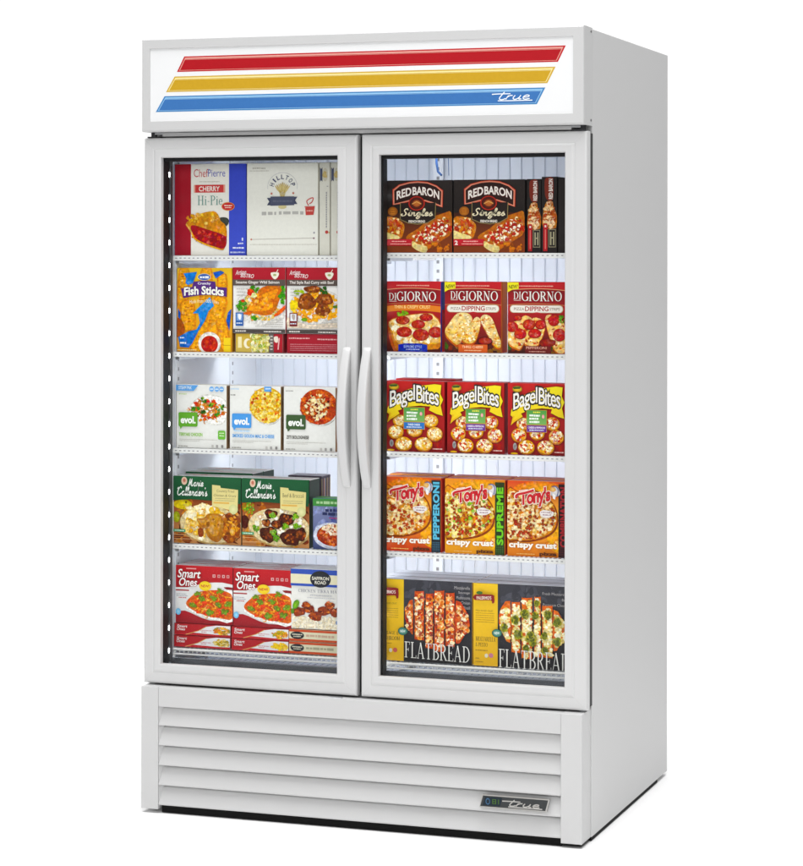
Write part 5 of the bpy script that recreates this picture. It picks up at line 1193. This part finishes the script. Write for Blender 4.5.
    if kind == 1:
        for ex, ey, r_ in ((275, 410, 26), (358, 350, 28), (432, 305, 30), (508, 310, 22), (380, 455, 30), (475, 470, 38), (600, 300, 28), (575, 455, 22), (670, 350, 28), (668, 490, 28), (440, 550, 20), (582, 560, 22), (520, 220, 18), (490, 505, 24)):
            p.blob(ex, ey, r_+4, r_+6, '#a8a040', n=14, wob=.15); p.scatter(ex, ey, r_*.8, r_, 20, 6, 13, ['#5c6420', '#4a5418', '#747a2c', '#3c4412'], int(ex+ey), mids=['#7c8434', '#5c6420'])
    p.on('brand_logo')
    p.blob(162+o_-(0 if kind == 0 else 14), 450+v_-(0 if kind == 0 else 24), 38, 30, '#1c3c34', n=24); p.blob(162+o_-(0 if kind == 0 else 14), 450+v_-(0 if kind == 0 else 24), 34, 26, '#3c7c6c', '#5a9a8a', n=24); p.text('NEW', 142+o_-(0 if kind == 0 else 14), 440+v_-(0 if kind == 0 else 24), 182+o_-(0 if kind == 0 else 14), 460+v_-(0 if kind == 0 else 24), '#e8f0ea', .02)
    p.glyphs('FLATBREAD', SERIF, 176+o_-(0 if kind == 0 else 14), 524+v_+(14 if kind else 0), 668+o_+(0 if kind == 0 else 10), 642+v_+(30 if kind else 0), '#ecebe6', .72, warp=lambda X, Y_, t, q: (X, Y_+(14*t if kind == 0 else 10*t)))
    k0 = p.x0+20
    p.blob(k0+35, 124+v_+(14 if kind else 0), 24, 12, '#3c6a2c', n=14)
    p.poly([(k0, 138+v_+15*(kind > 0)), (k0+130, 132+v_+15*(kind > 0)), (k0+146, 150+v_+15*(kind > 0)), (k0+146, 205+v_), (k0+128, 210+v_), (k0+120, 188+v_), (k0, 192+v_)], '#8c1c1c', 2)
    p.text("PALERMO'S", k0+14, 153+v_+8*(kind > 0), k0+124, 178+v_+8*(kind > 0), '#ecdcd0', .02, rot=2)
    return b.done()
f1 = flat(.6120, 'black and yellow flatbread carton with red sausage pizza strips', 0)
f2 = flat(.8680, 'black and yellow flatbread carton with green pesto pizza strips', 1)
behind(f1, 2, ['first carton behind the red flatbread carton, yellow and grey top showing', 'second carton back behind the red flatbread carton, grey top edge showing'])
behind(f2, 2, ['first carton behind the pesto flatbread carton, grey top showing', 'second carton back behind the pesto flatbread carton, grey top edge showing'])

# ================================================================== STUDIO: floor, lamps, camera
m = MB(); m.box(-2.2, 4.2, -4, 1.7, -.06, -.0105, M['floor'])
fl = m.build('floor'); fl['kind'] = 'structure'

w = bpy.data.worlds.new('World'); bpy.context.scene.world = w; w.use_nodes = True
nt = w.node_tree; bg = nt.nodes['Background']; bg.inputs['Strength'].default_value = 1
# a white studio backdrop behind the freezer, a dimmer room on the other sides
tc = nt.nodes.new('ShaderNodeTexCoord'); dot = nt.nodes.new('ShaderNodeVectorMath'); dot.operation = 'DOT_PRODUCT'
nrm = nt.nodes.new('ShaderNodeVectorMath'); nrm.operation = 'NORMALIZE'
nt.links.new(tc.outputs['Generated'], nrm.inputs[0]); nt.links.new(nrm.outputs[0], dot.inputs[0])
dot.inputs[1].default_value = Vector((-.35, .93, 0)).normalized()
ra = nt.nodes.new('ShaderNodeValToRGB'); ra.color_ramp.interpolation = 'EASE'
AMB = .34
ra.color_ramp.elements[0].position = .60; ra.color_ramp.elements[0].color = (AMB, AMB, AMB, 1)
ra.color_ramp.elements[1].position = .80; ra.color_ramp.elements[1].color = (1.08, 1.08, 1.08, 1)
nt.links.new(dot.outputs['Value'], ra.inputs[0]); nt.links.new(ra.outputs[0], bg.inputs['Color'])

def area(name, loc, target, sx, sy, power, col=(1, 1, 1), spread=180):
    l = bpy.data.lights.new(name, 'AREA'); l.shape = 'RECTANGLE'; l.size = sx; l.size_y = sy; l.energy = power; l.color = col; l.spread = math.radians(spread)
    o = bpy.data.objects.new(name, l); C.objects.link(o); o.location = loc
    o.rotation_euler = (Vector(target)-Vector(loc)).to_track_quat('-Z', 'Y').to_euler(); return o
area('key_softbox', (2.6, -6.6, 3.4), (.7, .2, .9), 3.2, 2.4, 130)
area('overhead_softbox', (.9, -.6, 6.0), (.7, -.2, 0), 5.0, 4.5, 560)
# the freezer's own LED tube, then added fill lamps behind the cartons
SHELF_FILL_W = .56
cool = (.93, .97, 1.0)
area('freezer_led_tube', (.592, .0965, 1.03), (.592, 1, 1.03), .02, 1.28, 2.0, cool)
for zs, hw in [(1.685, .6)]+[(z_-.022, 1.0) for z_ in ZL[:4]]:      # added unseen fill lamps under roof and shelves, brightening the back panel
    for xc in (.31, .88):
        area('added_shelf_fill', (xc, .33, zs), (xc, .62, zs-.22), .46, .03, SHELF_FILL_W*hw, cool)

cam = bpy.data.cameras.new('camera'); co = bpy.data.objects.new('camera', cam); C.objects.link(co)
yaw, roll = .28919, .00115
cam.sensor_fit = 'HORIZONTAL'; cam.sensor_width = 36; cam.lens = 2115.02/803*36
cam.shift_x = (401.5-618.31)/803; cam.shift_y = (258.06-433)/803
co.location = (2.71152, -4.83646, 1.40663)
R_ = Matrix.Rotation(yaw, 4, 'Z') @ Matrix.Rotation(PI/2, 4, 'X') @ Matrix.Rotation(roll, 4, 'Z')
co.rotation_euler = R_.to_euler()
cam.clip_end = 200
sc = bpy.context.scene; sc.camera = co
sc.render.engine = 'CYCLES'
sc.cycles.max_bounces = 10; sc.cycles.diffuse_bounces = 5; sc.cycles.transparent_max_bounces = 12
sc.cycles.use_denoising = True
sc.view_settings.view_transform = 'Standard'; sc.view_settings.look = 'None'; sc.view_settings.exposure = 0; sc.view_settings.gamma = 1
